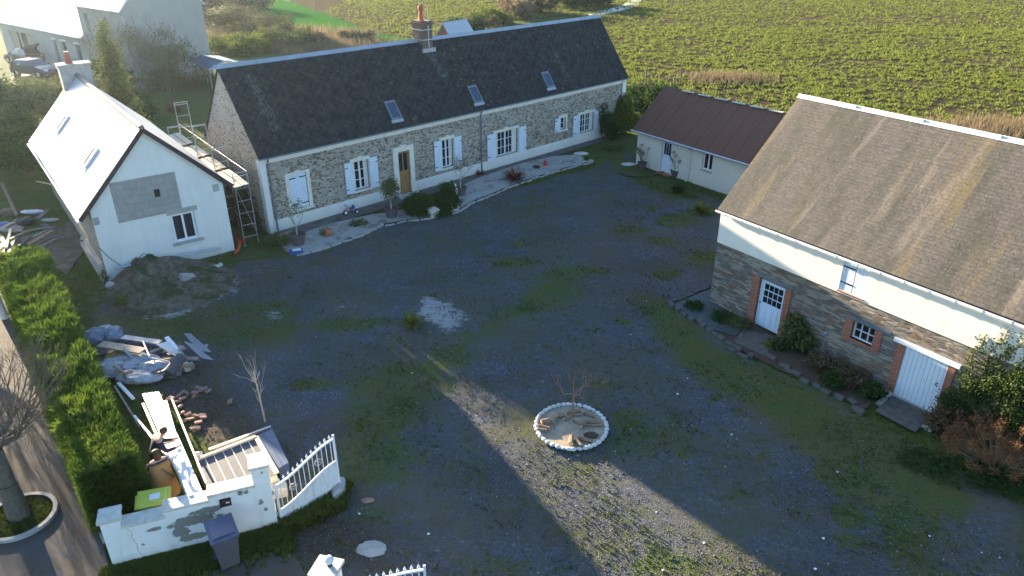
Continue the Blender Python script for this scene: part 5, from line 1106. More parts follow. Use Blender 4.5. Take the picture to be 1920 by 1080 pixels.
o = MB().poly([(x, y, .024) for x, y in [tuple((A0+dirv(45.89)*u+dirv(135.89)*v).xy) for u, v in ((.2,.04),(.2,1.0),(10,.95),(24.5,.7),(24.5,.04))]]).build('footpath', M['concrete_dark'] if 'concrete_dark' in M else simple('concrete_dark', (.12,.105,.095), .9, .35, 2), None); tag(o, kind='structure')
def edge_stones(pts, w, h, mt, label, group, step=.4, seed=1, name='edging_stone', jit=.03, zz=0.0, cap=None):
    q = random.Random(seed); P_ = [Vector((x, y, 0)) for x, y in wp(pts)]; pr_ = None; c_ = 0
    for a, b_ in zip(P_[:-1], P_[1:]):
        d = b_-a; n_ = max(1, int(d.length/step))
        for i in range(n_):
            if pr_ is None:
                m = MB().box(-step*.48, step*.48, -w/2, w/2, -.05, h); o = m.build(name, M[mt], None, bevel=.015); pr_ = o
            else: o = pr_.copy(); COL.objects.link(o)
            o.location = a+d*((i+.5)/n_)+Vector((q.gauss(0,jit), q.gauss(0,jit), q.uniform(-.02,.015)+zz)); o.rotation_euler = (q.gauss(0,.05), q.gauss(0,.05), math.atan2(d.y,d.x)+q.gauss(0,.10)); o.scale = (q.uniform(.8,1.08)*d.length/n_/step, q.uniform(.8,1.25), q.uniform(.7,1.3)); tag(o, label, 'stone', group); c_ += 1
M['edge_pale'] = simple('edge_pale', (.36,.34,.32), .9, .2, 6, bump=.4)
edge_stones([(556,480),(605,468),(640,454),(680,440),(720,422),(765,414),(810,411)], .12, .04, 'edge_pale', 'pale edging stone of the gravel bed under the left windows', 'edging of the left gravel bed', .42, 3)
edge_stones([(850,402),(882,382),(927,364),(962,349),(1010,332),(1060,317),(1112,303),(1082,291)], .12, .05, 'edge_pale', 'pale edging stone of the gravel bed by the spiky red plant', 'edging of the right gravel bed', .42, 4)
edge_stones([(560,452),(640,424),(720,402),(770,392)], .12, .05, 'old_wood', 'old timber edging between path and left gravel bed', 'timber edging along the path', .7, 5, 'edging_board')
def planter(name, label, p, sc, plant, group=None, mt='plastic_brown'):
    t = thing(name, label, 'potted plant', p, 0, group); s = sc
    MB().lathe([(.24*s,0),(.33*s,.42*s),(.36*s,.42*s),(.37*s,.5*s),(.33*s,.5*s),(.32*s,.44*s)], (0,0,0), 18, False).build('pot', M[mt], t, smooth=False)
    MB().lathe([(.001,.44*s),(.325*s,.44*s)], (0,0,0), 18, False).build('soil', M['soil'], t)
    q = random.Random(int(abs(p.x*100)))
    if plant == 'bare':
        m = MB(); m.tube((0,0,.4*s), (0,0,.85), .035, .03, 6, False)
        for i in range(5): branches(m, Vector((0,0,.8)), Vector((q.gauss(0,.5), q.gauss(0,.5), 1)), .5, .02, 3, .5, (2,3), q, .2)
        m.build('trunk', M['pale_bark'], t); leaf_cloud('leaves', [(0,0,1.7,.5,.5,.45)], 380, .045, M['olive'], t, shell=.1, clump=3)
    elif plant == 'olive':
        m = MB(); m.tube((0,0,.4*s), (.0,0,1.0), .035, .03, 6, False)
        for i in range(5): branches(m, Vector((0,0,.85)), Vector((q.gauss(0,.5), q.gauss(0,.5), 1)), .4, .02, 2, .5, (2,3), q, .2)
        m.build('trunk', M['pale_bark'], t); leaf_cloud('leaves', [(0,0,1.35,.5,.5,.5),(.1,0,1.7,.3,.3,.3)], 2400, .05, M['olive'], t, shell=.1, clump=4)
    elif plant == 'hydrangea':
        m = MB()
        heads = [(q.uniform(-.45,.45), q.uniform(-.45,.45), q.uniform(.9,1.4)) for _ in range(14)]
        for h in heads: m.tube((q.uniform(-.08,.08)*s,q.uniform(-.08,.08)*s,.4*s), h, .012, .008, 4, False)
        m.build('stems', M['bark'], t); leaf_cloud('dead_heads', [(*h,.10,.10,.08) for h in heads], 900, .035, M['dry'], t, shell=.2, clump=3)
    return t
planter('potted_tree', 'large brown pot with a bare slender tree before the closed white shutter', at(560,458), 1.05, 'bare', 'brown pots along the farmhouse')
planter('potted_tree', 'large brown pot with a leafy olive tree left of the oak door', at(735,407), 1.0, 'olive', 'brown pots along the farmhouse')
planter('potted_tree', 'brown pot with a thin bare shrub beyond the two dark round shrubs', at(864,366), .9, 'bare', 'brown pots along the farmhouse')
planter('potted_shrub', 'small pot with dried flower heads left of the pale blue outbuilding door', at(1203,316), .75, 'hydrangea', 'pots beside the outbuilding door')
planter('potted_shrub', 'small pot with dried flower heads right of the pale blue outbuilding door', at(1265,331), .75, 'hydrangea', 'pots beside the outbuilding door')
bush('pine_shrub', 'dark round evergreen shrub nearest the oak door', 'shrub', at(784,404), [(0,0,.55,.62,.62,.55),(.2,-.1,.8,.4,.4,.35),(-.3,.1,.45,.4,.4,.35)], 5200, .07, M['evergreen'])
bush('pine_shrub', 'dark pointed evergreen shrub beside the white garden statue', 'shrub', at(838,392), [(0,0,.5,.6,.6,.5),(.1,0,.95,.38,.38,.45),(.3,-.2,.45,.4,.4,.3)], 4600, .07, M['evergreen'])
bush('low_shrub', 'flattened dark shrub between the two stone blocks', 'shrub', at(822,404), [(0,0,.15,.6,.45,.18)], 1500, .06, M['evergreen'], stem=False)
for (x,y,lb) in ((812,407,'pale square stone block at the end of the left gravel bed'), (850,394,'pale square stone block at the start of the right gravel bed')):
    o = MB().box(-.19,.19,-.19,.19,0,.34).box(-.24,.24,-.24,.24,.341,.43).build('stone_block', M['pale_stone'], None, loc=at(x,y), rz=R(35)); tag(o, lb, 'block')
st_ = MB().lathe([(.14,0),(.14,.06),(.10,.1),(.11,.3),(.13,.45),(.08,.55),(.05,.6),(.07,.66),(.07,.74),(.02,.8)], n=12); st_.tube((.08,0,.48),(.14,-.08,.36),.035,.025); st_.tube((-.08,0,.48),(-.12,-.08,.36),.035,.025); o = st_.build('garden_statue', M['white_paint'], None, loc=at(854,372), smooth=True); tag(o, 'small white garden statue behind the pointed evergreen shrub', 'statue')
def blades(name, label, p, k, L_, mt, up=.9, w=.035, cat='plant', group=None):
    V_ = []; T_ = []
    for i in range(k):
        a = RNG.uniform(0, 6.283); e = RNG.uniform(.25, 1.25)*up; d = np.array([math.cos(a)*math.cos(e), math.sin(a)*math.cos(e), math.sin(e)]); s_ = np.array([-math.sin(a), math.cos(a), 0])*w; l = L_*RNG.uniform(.6, 1.1)
        m1 = d*l*.55; m2 = d*l*1.0+np.array([0,0,-.22*l*math.cos(e)]); V_ += [s_*.6, m1+s_, m1-s_, -s_*.6, m1+s_, m2, m2, m1-s_]; T_ += [RNG.uniform(0,1)]*2
    o = np_mesh(name, np.array(V_), np.arange(len(V_)).reshape(-1,4), M[mt], T_, None, p); return tag(o, label, cat, group)
blades('phormium', 'spiky reddish brown plant in the right gravel bed', at(965,338), 190, .95, 'phormium')
blades('small_palm', 'small yellow-green fan palm in the middle of the yard', at(769,608), 90, .6, 'palm', w=.03)
blades('small_palm', 'yellow-green spiky plant near the left corner of the barn', at(1315,400), 130, .8, 'palm', w=.03)
blades('sword_plant', 'dark spiky clump before the outbuilding downpipe', at(1270,360), 90, .7, 'evergreen', w=.035)
blades('bronze_grass', 'small dark reddish tuft against the plinth beside the downpipe', at(900,328), 60, .4, 'phormium')
for (x,y,r,mt,lb) in ((612,440,.26,'olive','low green plant beside the tipped terracotta pot'),(665,424,.22,'bramble','dark dry plant in the left gravel bed'),(680,422,.24,'yellowgreen','yellow-green low plant in the left gravel bed'),(1100,300,.16,'yellowgreen','small yellow plant at the far end of the right gravel bed'),(1006,316,.14,'bramble','tiny brown plant left of the red lantern'),(1448,652,.25,'yellowgreen','bright green leafy weed at the end of the stone edging')):
    bush('low_plant', lb, 'plant', at(x,y), [(0,0,r*.5,r,r,r*.6)], 350, .05, M[mt], stem=False)
tp = MB().lathe([(.10,0),(.16,.26),(.18,.26),(.18,.31),(.15,.31)], n=14); o = tp.build('terracotta_pot', M['terracotta'], None, loc=at(622,436,.14)); o.rotation_euler = (R(80), 0, R(-60)); tag(o, 'terracotta pot lying on its side in the left gravel bed', 'pot')
ln = thing('red_lantern', 'small red lantern standing on the right gravel bed', 'lantern', at(1022,311)); MB().lathe([(.12,0),(.13,.04),(.11,.22),(.06,.30),(.02,.33)], n=12).build('body', M['red'], ln); 
h_ = MB(); [h_.tube((.1*math.cos(a),0,.3+.1*math.sin(a)), (.1*math.cos(a+.5),0,.3+.1*math.sin(a+.5)), .008, .008, 4) for a in np.arange(0,3.0,.5)]; h_.build('handle', M['black_iron'], ln)
tb_ = thing('toolbox', 'blue toolbox with white lid panel at the left end of the gravel bed', 'toolbox', at(556,475), R(20)); MB().box(-.28,.28,-.16,.16,0,.16).build('body', M['blue'], tb_, bevel=.01); MB().box(-.15,.2,-.1,.1,.161,.18).build('lid_panel', M['white_paint'], tb_)
# pallet under the first pot
m = MB(); [m.box(-.45,.45,-.4+i*.2,-.28+i*.2,.08,.11) for i in range(5)]; m.box(-.45,-.35,-.4,.52,0,.08); m.box(.35,.45,-.4,.52,0,.08); o = m.build('pallet', M['wood'], None, loc=at(540,447), rz=R(44)); tag(o, 'dark wooden pallet behind the first brown pot', 'pallet')
# tricycle
tr = thing('toy_tricycle', 'small pink and blue child tricycle against the white plinth', 'tricycle', at(657,401), R(44))
def wheel(par, c, r, w, ax='y', name='wheel'):
    q = [Vector((0,w/2,0)), Vector((0,-w/2,0))] if ax == 'y' else [Vector((w/2,0,0)), Vector((-w/2,0,0))]
    o = MB().tube(Vector(c)+q[0], Vector(c)+q[1], r, r, 16).build(name, M['tyre'], par); MB().tube(Vector(c)+q[0]*1.15, Vector(c)+q[1]*1.15, r*.62, r*.62, 12).build('rim', M['white_paint'], o); return o
wheel(tr, (-.25,0,.13), .13, .05); wheel(tr, (.28,.16,.09), .09, .05); wheel(tr, (.28,-.16,.09), .09, .05)
MB().tube((-.25,0,.13),(-.20,0,.42),.02).tube((-.2,0,.32),(.1,0,.2),.03).tube((.1,0,.2),(.28,0,.1),.025).tube((.28,-.16,.09),(.28,.16,.09),.015).build('frame', M['pink'], tr)
MB().tube((-.19,-.17,.47),(-.19,.17,.47),.015).tube((-.2,0,.4),(-.19,0,.47),.015).build('handlebar', M['rubber'], tr); MB().box(.0,.22,-.09,.09,.26,.31).box(.18,.22,-.09,.09,.31,.4).build('saddle', M['blue'], tr)
# green cover ring, drain cover and stone slabs by the outbuilding
m = MB(); pts = [at(1196+48*math.cos(a)+6, 318+16*math.sin(a)-2) for a in np.linspace(.1, 2.6, 12)]; m.path([p_+Vector((0,0,.03)) for p_ in pts], .05, 6); m2_ = m; solo(m, 'ground_cover_roll', M['green_cover'], 'rolled green netting on the grass before the outbuilding door', 'netting')
for (x,y,lb) in ((1178,308,'flat pale slab on the grass left of the outbuilding'),(1090,288,'flat pale stone at the far end of the gravel bed')):
    o = crumple((0,0,.0), .38, (1.2,.8,.2), 2, x).build('stone_slab', M['pale_stone'], None, loc=at(x,y)); tag(o, lb, 'stone')
# ------------------------------------------------------------------ fire ring
fc_ = (at(1005,800)+at(1135,800)+at(1070,762)+at(1075,846))/4; fc_.z = 0
o = MB().poly([(fc_.x+.98*math.cos(2*math.pi*i/24), fc_.y+1.0*math.sin(2*math.pi*i/24), .02) for i in range(24)]).build('sand_bed', simple('sand_bed', (.34,.28,.20), .95, .3, 3, bump=.7, bsc=30), None); tag(o, kind='structure')
q = random.Random(9); o0 = crumple((0,0,0), .078, (1.15,.85,.8), 2, 77).build('ring_stone', simple('ring_stone', (.56,.55,.52), .85, .12, 6), None)
for i in range(40):
    a = 2*math.pi*i/40+q.uniform(-.02,.02); o = o0 if i == 0 else o0.copy()
    if i: COL.objects.link(o)
    if i in (10,): pass
    o.location = (fc_.x+1.0*math.cos(a), fc_.y+1.03*math.sin(a), .055); o.rotation_euler = (q.uniform(-.2,.2), q.uniform(-.2,.2), a+math.pi/2+q.uniform(-.3,.3)); o.scale = (q.uniform(.85,1.1), q.uniform(.8,1.1), q.uniform(.6,1)); tag(o, 'white painted stone of the ring round the young tree', 'stone', 'white stones of the ring')
logs = [(1024,789,.30,.075,.4,1),(1020,801,.3,.06,-.4,1),(1016,806,.25,.05,-.2,0),(1037,798,.28,.035,1.4,0),(1043,787,.25,.035,1.5,0),(1052,778,.22,.07,.1,1),(1063,783,.26,.055,.7,0),(1075,772,.42,.06,.35,0),(1080,777,.3,.045,0,0),(1105,777,.35,.05,-.5,0),(1111,791,.46,.055,0,0),(1112,797,.42,.04,.05,0),(1093,795,.32,.07,1.1,1),(1071,825,.34,.075,1.45,1),(1085,830,.26,.06,-1.1,1),(1098,824,.45,.06,-.35,0),(1083,792,.3,.03,-.7,0)]
lw_ = ['nearest the left edge','second on the left edge','low one on the left edge','thin upright one on the left','thin one behind the left group','short one below the bare trunk','pale grey one in the back','long one behind the bare trunk','slim one right of the bare trunk','short one at the back right','longest one on the right','slim one in front of the longest right log','leaning one right of centre','thick pale one at the front','pointed one at the front','long one at the front right','thin pale stick in the centre']
for (x,y,l_,r_,rz_,sp_), lb in zip(logs, lw_):
    t = thing('log', 'split firewood log in the stone ring, '+lb, 'log', at(x,y,r_+.02), rz_, 'logs inside the stone ring'); m = MB(); m.tube((-l_/2,0,0),(l_/2,0,0), r_*1.05, r_*.92, 7, False); m.build('bark', M['log'], t)
    for s_ in (-1,1): MB().tube((s_*l_/2,0,0),(s_*(l_/2+.006),0,0), r_*.98, r_*.96, 7).build('cut_end', M['log_end'], t)
o = crumple((0,0,.02), .2, (1,.8,.3), 2, 44).build('ash_heap', M['soil'], None, loc=at(1108,817)); tag(o, 'small dark heap of charred bits at the front right of the ring', 'ash')
yt = thing('bare_sapling', 'small bare reddish tree growing in the white stone ring', 'tree', at(1074,776)); q = random.Random(4); m = MB(); m.tube((0,0,-.05),(0,0,.75),.03,.024,6,False)
for i in range(5): branches(m, Vector((0,0,.55+.05*i)), Vector((q.gauss(0,.8), q.gauss(0,.8), .9)), .42, .016, 4, .6, (2,3), q, .15, .7, 4)
m.build('trunk', M['red_twig'], yt)
yt = thing('bare_sapling', 'thin pale bare sapling left of the open gate', 'tree', at(497,790)); q = random.Random(6); m = MB(); m.tube((0,0,-.05),(-.04,0,1.3),.028,.02,6,False)
for i in range(9): z_ = .6+.15*i; branches(m, Vector((-.04*min(1,z_/1.3),0,min(z_,1.3))), Vector((q.gauss(0,.55), q.gauss(0,.55), 1.2)), .42, .011, 2, .4, (1,3), q, .3, .75, 4)
m.build('trunk', M['pale_bark'], yt)
o = crumple((0,0,.1), .3, (.6,1.3,.55), 2, 31).build('boulder', M['concrete'], None, loc=at(636,920)); tag(o, 'rough concrete lump holding the free end of the gate leaf', 'stone')
o = MB().box(-.28,.28,-.13,.13,0,.3).build('concrete_block', M['concrete'], None, loc=at(519,930), rz=.3, bevel=.02); tag(o, 'pale block between the wall end and the open gate leaf', 'block')
o = crumple((0,0,0), .11, (1.5,.8,.4), 2, 12).build('stone', M['loose_brick'], None, loc=at(690,938)); tag(o, 'flat pinkish stone on the dark ground right of the gate', 'stone')
o = crumple((0,0,-.02), .26, (1.3,.9,.16), 3, 88).build('stone_slab', M['concrete'], None, loc=at(697,1028)); tag(o, 'broad pale stone flush with the ground behind the lower gate leaf', 'stone')
q = random.Random(2)
for i in range(26):
    x, y = q.uniform(560,1900), q.uniform(420,1070)
    if inside_dist(np.array([tuple(at(x,y))[:2]]), YARD)[0] < .3: continue
    if i == 0 or 'peb' not in globals(): peb = crumple((0,0,0), .024, (1.2,.9,.6), 1, 3).build('pebble', M['white_paint'], None); o = peb
    else: o = peb.copy(); COL.objects.link(o)
    o.location = at(x,y,-.005); s_ = q.uniform(.6,1.5); o.scale = (s_,)*3; tag(o, 'small white stone lying loose on the yard gravel', 'stone', 'white stones loose in the yard')
# ------------------------------------------------------------------ bed, edging and climbers along the barn
bed = wp([(1258,572),(1345,632),(1400,664),(1500,712),(1620,768),(1668,738),(1560,690),(1480,650),(1410,606),(1340,560),(1345,536)])
o = MB().poly([(x,y,.02) for x, y in bed]).build('planting_bed', M['soil'], None); tag(o, kind='structure')
m = MB(); cv = wp([(1262,572),(1330,618),(1378,632),(1392,618),(1338,566),(1342,540)]); m.poly([(x,y,.05) for x, y in cv]); n = N('weed_sheet'); p = n.pos(); o = m.build('weed_sheet', n.done(n.mix(n.noise(3,5,.7,p), (.035,.055,.055), (.085,.105,.11)), .6, n.bump(n.noise(4,5,.8,p), 1, .1), .3), None); tag(o, 'dark ground sheet pinned over the bed at the left corner of the barn', 'sheet')
M['slate_stone'] = simple('slate_stone', (.10,.095,.085), .9, .35, 5, bump=.5)
edge_stones([(1256,570),(1300,600),(1345,632),(1372,650),(1390,660)], .15, .09, 'slate_stone', 'rough dark stone edging the sheet-covered bed', 'rough edging by the barn corner', .33, 11, 'edging_stone', .04)
edge_stones([(1256,570),(1300,552),(1343,533)], .12, .10, 'slate_stone', 'flat slate edging the far side of the sheet-covered bed', 'far edging by the barn corner', .4, 12, 'edging_stone', .03)
edge_stones([(1362,652),(1400,672),(1410,668)], .12, .09, 'slate_stone', 'flat stone of the edge before the glazed barn door', 'edging before the glazed barn door', .35, 13, 'edging_stone', .03)
edge_stones([(1430,668),(1470,690),(1540,728),(1600,760),(1625,774)], .16, .09, 'slate_stone', 'rough stone edging the shrub bed under the barn window', 'rough edging of the barn shrub bed', .31, 14, 'edging_stone', .09)
o = MB().poly([(x,y,.028) for x, y in wp([(1392,618),(1466,634),(1432,668),(1376,642)])]).build('door_apron', M['concrete_dark'] if 'concrete_dark' in M else M['slate_stone'], None); tag(o, kind='structure')
o = MB().poly([(x,y,.028) for x, y in wp([(1672,742),(1748,778),(1715,812),(1640,772)])]).build('door_apron', M['slate_stone'], None); tag(o, kind='structure')
bush('leafy_shrub', 'leafy green shrub beside the glazed barn door', 'shrub', at(1490,650), [(0,0,.55,.42,.42,.45),(-.1,.05,.85,.3,.3,.3),(.25,-.2,.35,.35,.35,.28)], 3000, .085, M['olive'])
for i, (x,y,r,h,mt,lb) in enumerate(((1462,652,.3,.25,'evergreen','low green plant left of the leafy shrub'),(1530,690,.45,.4,'brown_stem','brown dead shrub right of the leafy shrub'),(1565,702,.5,.4,'bramble','dark tangled shrub under the small barn window'),(1600,722,.5,.4,'brown_stem','dry brown clump right of the small barn window'),(1632,745,.42,.35,'evergreen','dark green clump left of the white plank door'),(1560,722,.4,.3,'evergreen','low green plants at the front of the barn bed'),(1350,600,.45,.15,'evergreen','creeping green plant over the dark ground sheet'),(1385,612,.4,.2,'olive','green plant at the foot of the brick jamb'),(1300,578,.35,.12,'evergreen','small creeping plant near the tip of the bed'))):
    bush('bed_plant', lb, 'plant', at(x,y), [(0,0,h*.6,r,r,h*.7),(r*.5,r*.3,h*.4,r*.6,r*.6,h*.5)], 900, .06, M[mt], stem=(h > .3), shell=.3)
o = MB().tube((0,0,0),(0,0,1.25),.012,.012,5).lathe([(.05,1.25),(.06,1.32),(.01,1.4)], n=8).build('garden_stake', M['lead'], None, loc=at(1534,692)); tag(o, 'thin dark garden lantern on a stake before the barn wall', 'lantern')
# ivy on barn wall
iv = thing('ivy', 'glossy ivy climbing the barn wall right of the white plank door', 'ivy', B0, bn.rz)
bl = []; q = random.Random(8)
for x0_, x1_, h0_, h1_, r_ in ((8.75,9.6,0,1.7,.34),(9.3,10.6,0,2.2,.38),(10.2,11.6,0,1.3,.35),(10.0,11.2,.8,2.4,.3)):
    for i in range(22): bl.append((q.uniform(x0_,x1_), -.12-q.uniform(0,.16), q.uniform(h0_,h1_), r_*q.uniform(.5,1), .16, r_*q.uniform(.5,1)))
leaf_cloud('foliage', bl, 22000, .06, M['ivy'], iv, shell=.2, clump=4, stretch=1.1)
m = MB(); sl_ = []
for x_, top_, lean in ((9.0,2.9,.15),(9.35,3.3,.25),(9.75,3.62,.4),(10.1,3.6,.35),(10.5,3.66,.6),(10.8,3.6,.5),(11.5,3.6,.3),(9.55,2.9,.2),(11.9,3.4,.4)):
    pts = [(x_+lean*s*s+.05*math.sin(s*9), -.05, 1.6+(top_-1.6)*s) for s in np.linspace(0,1,9)]; m.path(pts, .012, 4); sl_ += [(p_[0], -.07, p_[2], .12, .05, .15) for p_ in pts]
m.build('stems', M['bark'], iv); leaf_cloud('trailing_leaves', sl_, 4200, .055, M['ivy'], iv, shell=.1, clump=3, stretch=1.1)
iv2 = thing('ivy', 'second mass of ivy at the right edge of the picture', 'ivy', B0+dB*12.3, bn.rz); leaf_cloud('foliage', [(q.uniform(-.2,1.6), -.15, q.uniform(0,2.6), .4, .2, .4) for _ in range(34)], 7000, .062, M['ivy'], iv2, shell=.2, clump=4, stretch=1.1)
hy = thing('dried_hydrangea', 'rust brown dried hydrangea with round heads in front of the ivy', 'shrub', at(1868,868)); q = random.Random(12); hd_ = []
for i in range(120):
    a = q.uniform(0,6.28); rr = 1.15*math.sqrt(q.random()); hd_.append((rr*math.cos(a)*1.25, rr*math.sin(a)*1.05, .15+1.0*math.sqrt(max(0,1-(rr/1.15)**2))*q.uniform(.45,1.15)))
leaf_cloud('flower_heads', [(*h,.13,.13,.10) for h in hd_], 15000, .035, M['rust_leaf'], hy, shell=.55, clump=3, stretch=1.1)
m = MB(); [m.tube((h[0]*.3,h[1]*.3,0), h, .012, .008, 4, False) for h in hd_]; m.build('stems', M['wood'], hy)
bush('dead_shrub', 'brown dead fern-like shrub at the foot of the ivy', 'shrub', at(1785,812), [(0,0,.35,.7,.6,.4),(.5,-.3,.3,.5,.5,.3),(-.35,.2,.3,.4,.4,.3)], 4200, .06, M['brown_stem'], shell=.2)
bush('ground_plants', 'low grey-green plants spreading before the dried hydrangea', 'plant', at(1810,890), [(0,0,.08,1.1,.7,.14),(-.9,.5,.08,.7,.5,.12),(.9,-.5,.08,.8,.5,.12)], 3800, .05, M['evergreen'], stem=False)
# ------------------------------------------------------------------ shrubs beside the farmhouse right end and outbuilding
bush('yellow_shrub', 'upright yellow-green shrub between the farmhouse and the outbuilding', 'shrub', at(1166,250), [(0,0,1.0,.75,.75,.8),(.1,0,1.9,.5,.5,.6),(-.5,.2,1.6,.3,.3,.45),(.7,.1,.8,.55,.5,.5)], 7500, .10, M['yellowgreen'], shell=.35)
bush('climbing_shrub', 'dark climbing shrub against the right end of the farmhouse', 'shrub', at(1140,262), [(0,0,.9,.5,.3,.9),(-.3,.1,1.5,.3,.2,.8),(.4,.3,.6,.5,.4,.5)], 2600, .09, M['evergreen'], shell=.2)
for i, (x,y,h,lb) in enumerate(((1205,222,2.0,'dark thicket behind the yellow-green shrub'),(1220,205,1.5,'dark thicket at the left end of the outbuilding roof'),(1190,200,1.2,'low dark brambles beyond the farmhouse end'))):
    bush('thicket', lb, 'shrub', at(x,y), rnd_blobs(6, 1.4, h, .9, 20+i), 4200, .12, M['evergreen'] if i != 2 else M['bramble'])
bush('low_hedge_plant', 'low green plant on the grass left of the outbuilding corner', 'plant', at(1150,280), [(0,0,.1,.7,.5,.16)], 700, .07, M['grass_blade'], stem=False)
# dead grass clumps on the field
def drygrass(lb, x, y, r, k, h, cat='grass'):
    c0 = at(x,y); P_ = np.c_[RNG.normal(0, r*.75, k), RNG.normal(0, r*.42, k)]+.35*r*np.c_[np.sin(np.arange(k)*.7), np.cos(np.arange(k)*1.3)]; V_, F_, T_ = tufts(P_, h, .10, 4, 1.6); o = np_mesh('dry_grass', V_, F_, M['dry'], T_, None, c0); tag(o, lb, cat, kind='stuff')
drygrass('straw coloured dead grass on the field above the outbuilding', 1370, 150, 2.6, 900, .5); drygrass('straw coloured dead grass at the right edge behind the barn', 1890, 250, 3.0, 1500, .7)
drygrass('tall dead grass along the field behind the farmhouse', 590, 88, 4.5, 3500, .9); drygrass('dead grass on the wasteland left of the lawn', 500, 70, 5.5, 4000, 1.0)
for i, (x,y,R_,H_,r_,mt,lb) in enumerate(((425,60,4,3.0,2.0,'bramble','brown bramble mound right of the tall grey house'),(500,72,4.5,2.6,1.9,'bramble','bramble mound in the middle of the wasteland'),(545,88,3.5,2.2,1.6,'olive','green bramble mound above the ridge of the farmhouse'),(470,92,4,1.8,1.4,'yellowgreen','low bright green scrub beyond the garden shelter'),(430,100,3,1.6,1.2,'yellowgreen','low bright green scrub beside the garden shelter'),(600,86,3,1.8,1.2,'dry','straw brown scrub above the farmhouse ridge'),(670,78,2.5,1.5,1.0,'dry','dry scrub left of the lawn corner'),(395,25,5,3.5,2.2,'bramble','bramble bank beside the tall grey house top'),(470,15,6,3.0,2.2,'olive','dark scrub at the top edge behind the wasteland'),
     (960,32,4,2.6,1.8,'dry','straw coloured scrub behind the farmhouse ridge, left part'),(1010,25,4.5,3.2,2.0,'bramble','brown scrub behind the farmhouse ridge, middle part'),(1075,15,4.5,3.6,2.2,'evergreen','dark evergreen scrub behind the farmhouse ridge, right part'),(870,62,3,2.0,1.4,'evergreen','dark shrub right of the little field shed'),(900,58,2.6,1.6,1.2,'bramble','dark scrub between the field shed and the straw scrub'),(1120,10,3.5,2.6,1.8,'bramble','brown scrub at the top beside the stony track'),(925,45,3,2,1.4,'yellowgreen','yellow-green scrub right of the field shed'))):
    bush('scrub', lb, 'shrub', at(x,y), rnd_blobs(9, R_*.6, H_*.8, r_*.8, 50+i, .7), 5200, .16 if y > 50 else .22, M[mt], stem=False, shell=.35)
o = MB().poly([(x,y,.03) for x, y in wp([(1110,32),(1160,22),(1195,12),(1205,-4),(1185,-4),(1170,8),(1140,18),(1100,26)])]).build('stony_track', M['pale_stone'], None); tag(o, kind='structure')
# wire fence behind the lawn and posts along the field
fn = [at(x,y) for x, y in ((556,12),(590,22),(621,33),(655,42),(690,50),(727,60),(762,70))]
for i, p_ in enumerate(fn): o = MB().tube((0,0,0),(0,0,1.5),.05,.04,5).build('fence_post', M['old_wood'], None, loc=p_); tag(o, 'slim fence post between the green lawn and the crop field', 'post', 'fence posts beyond the lawn')
for i, (x,y) in enumerate(((1209,170),(1262,178),(1275,160))): o = MB().tube((0,0,0),(0,0,1.7),.08,.07,6).build('fence_post', M['bark'], None, loc=at(x,y)); tag(o, 'dark wooden post by the field edge near the outbuilding roof', 'post', 'dark posts near the outbuilding')
# ------------------------------------------------------------------ left side: trees, garden, cars
pt = thing('pollard_tree', 'bare pollarded street tree with a thick trunk in a round kerbed bed', 'tree', at(38,968)); q = random.Random(21); m = MB()
m.tube((0,0,-.1),(-.10,.1,.9),.27,.20,10,False); m.tube((-.10,.1,.9),(-.25,.3,1.9),.2,.17,9,False); m.build('trunk', M['bark'], pt, smooth=True)
m = MB()
for k in range(9):
    a = 2*math.pi*k/9; d = Vector((math.cos(a), math.sin(a), .5)); s_ = Vector((-.25,.3,1.85)); e_ = s_+d*.65; m.tube(s_, e_, .10, .07, 6, False)
    for j in range(8): branches(m, e_, Vector((math.cos(a)+q.gauss(0,.5), math.sin(a)+q.gauss(0,.5), 1.0)), .75, .020, 3, .35, (2,3), q, .2, .75, 4)
m.build('crown', M['bark'], pt)
o = bed_ = MB(); r0 = at(38,972)
for i in range(28):
    a, b_ = 2*math.pi*i/28, 2*math.pi*(i+1)/28; o.poly([(.72*math.cos(a),.72*math.sin(a),.1),(.82*math.cos(a),.82*math.sin(a),.1),(.82*math.cos(b_),.82*math.sin(b_),.1),(.72*math.cos(b_),.72*math.sin(b_),.1)]); o.poly([(.82*math.cos(a),.82*math.sin(a),0),(.82*math.cos(b_),.82*math.sin(b_),0),(.82*math.cos(b_),.82*math.sin(b_),.1),(.82*math.cos(a),.82*math.sin(a),.1)])
o = bed_.build('tree_bed_kerb', M['concrete'], None, loc=r0); tag(o, 'round concrete kerb set around the pollarded street tree', 'kerb')
k = 900; a = RNG.uniform(0,6.28,k); rr = .7*np.sqrt(RNG.uniform(0,1,k)); V_, F_, T_ = tufts(np.c_[rr*np.cos(a), rr*np.sin(a)], .08, .07, 5, .8); o = np_mesh('bed_weeds', V_, F_, M['grass_blade'], T_, None, r0); tag(o, 'green weeds around the foot of the street tree', 'weeds', kind='stuff')
# loose dry twigs overhanging the hedge from the pavement side
dg = thing('bare_shrub', 'fine bare shrub with pale drooping twigs between pavement and hedge', 'shrub', at(95,800)+Vector((.2,0,0))); q = random.Random(31); m = MB()
for i in range(46): branches(m, Vector((q.uniform(-1.2,.3), q.uniform(-1.4,1.6), .1)), Vector((q.gauss(.35,.5), q.gauss(0,.5), 1.5)), .62, .008, 2, .35, (2,3), q, .1, .8, 3)
m.build('twigs', M['old_wood'], dg)
o = MB().tube((0,0,0),(-.15,0,7.5),.13,.10,12).build('concrete_pole', M['white_zinc'], None, loc=at(10,597)); o.rotation_euler = (0, R(-2), 0); tag(o, 'round pale utility pole standing on the pavement at the left edge', 'pole')
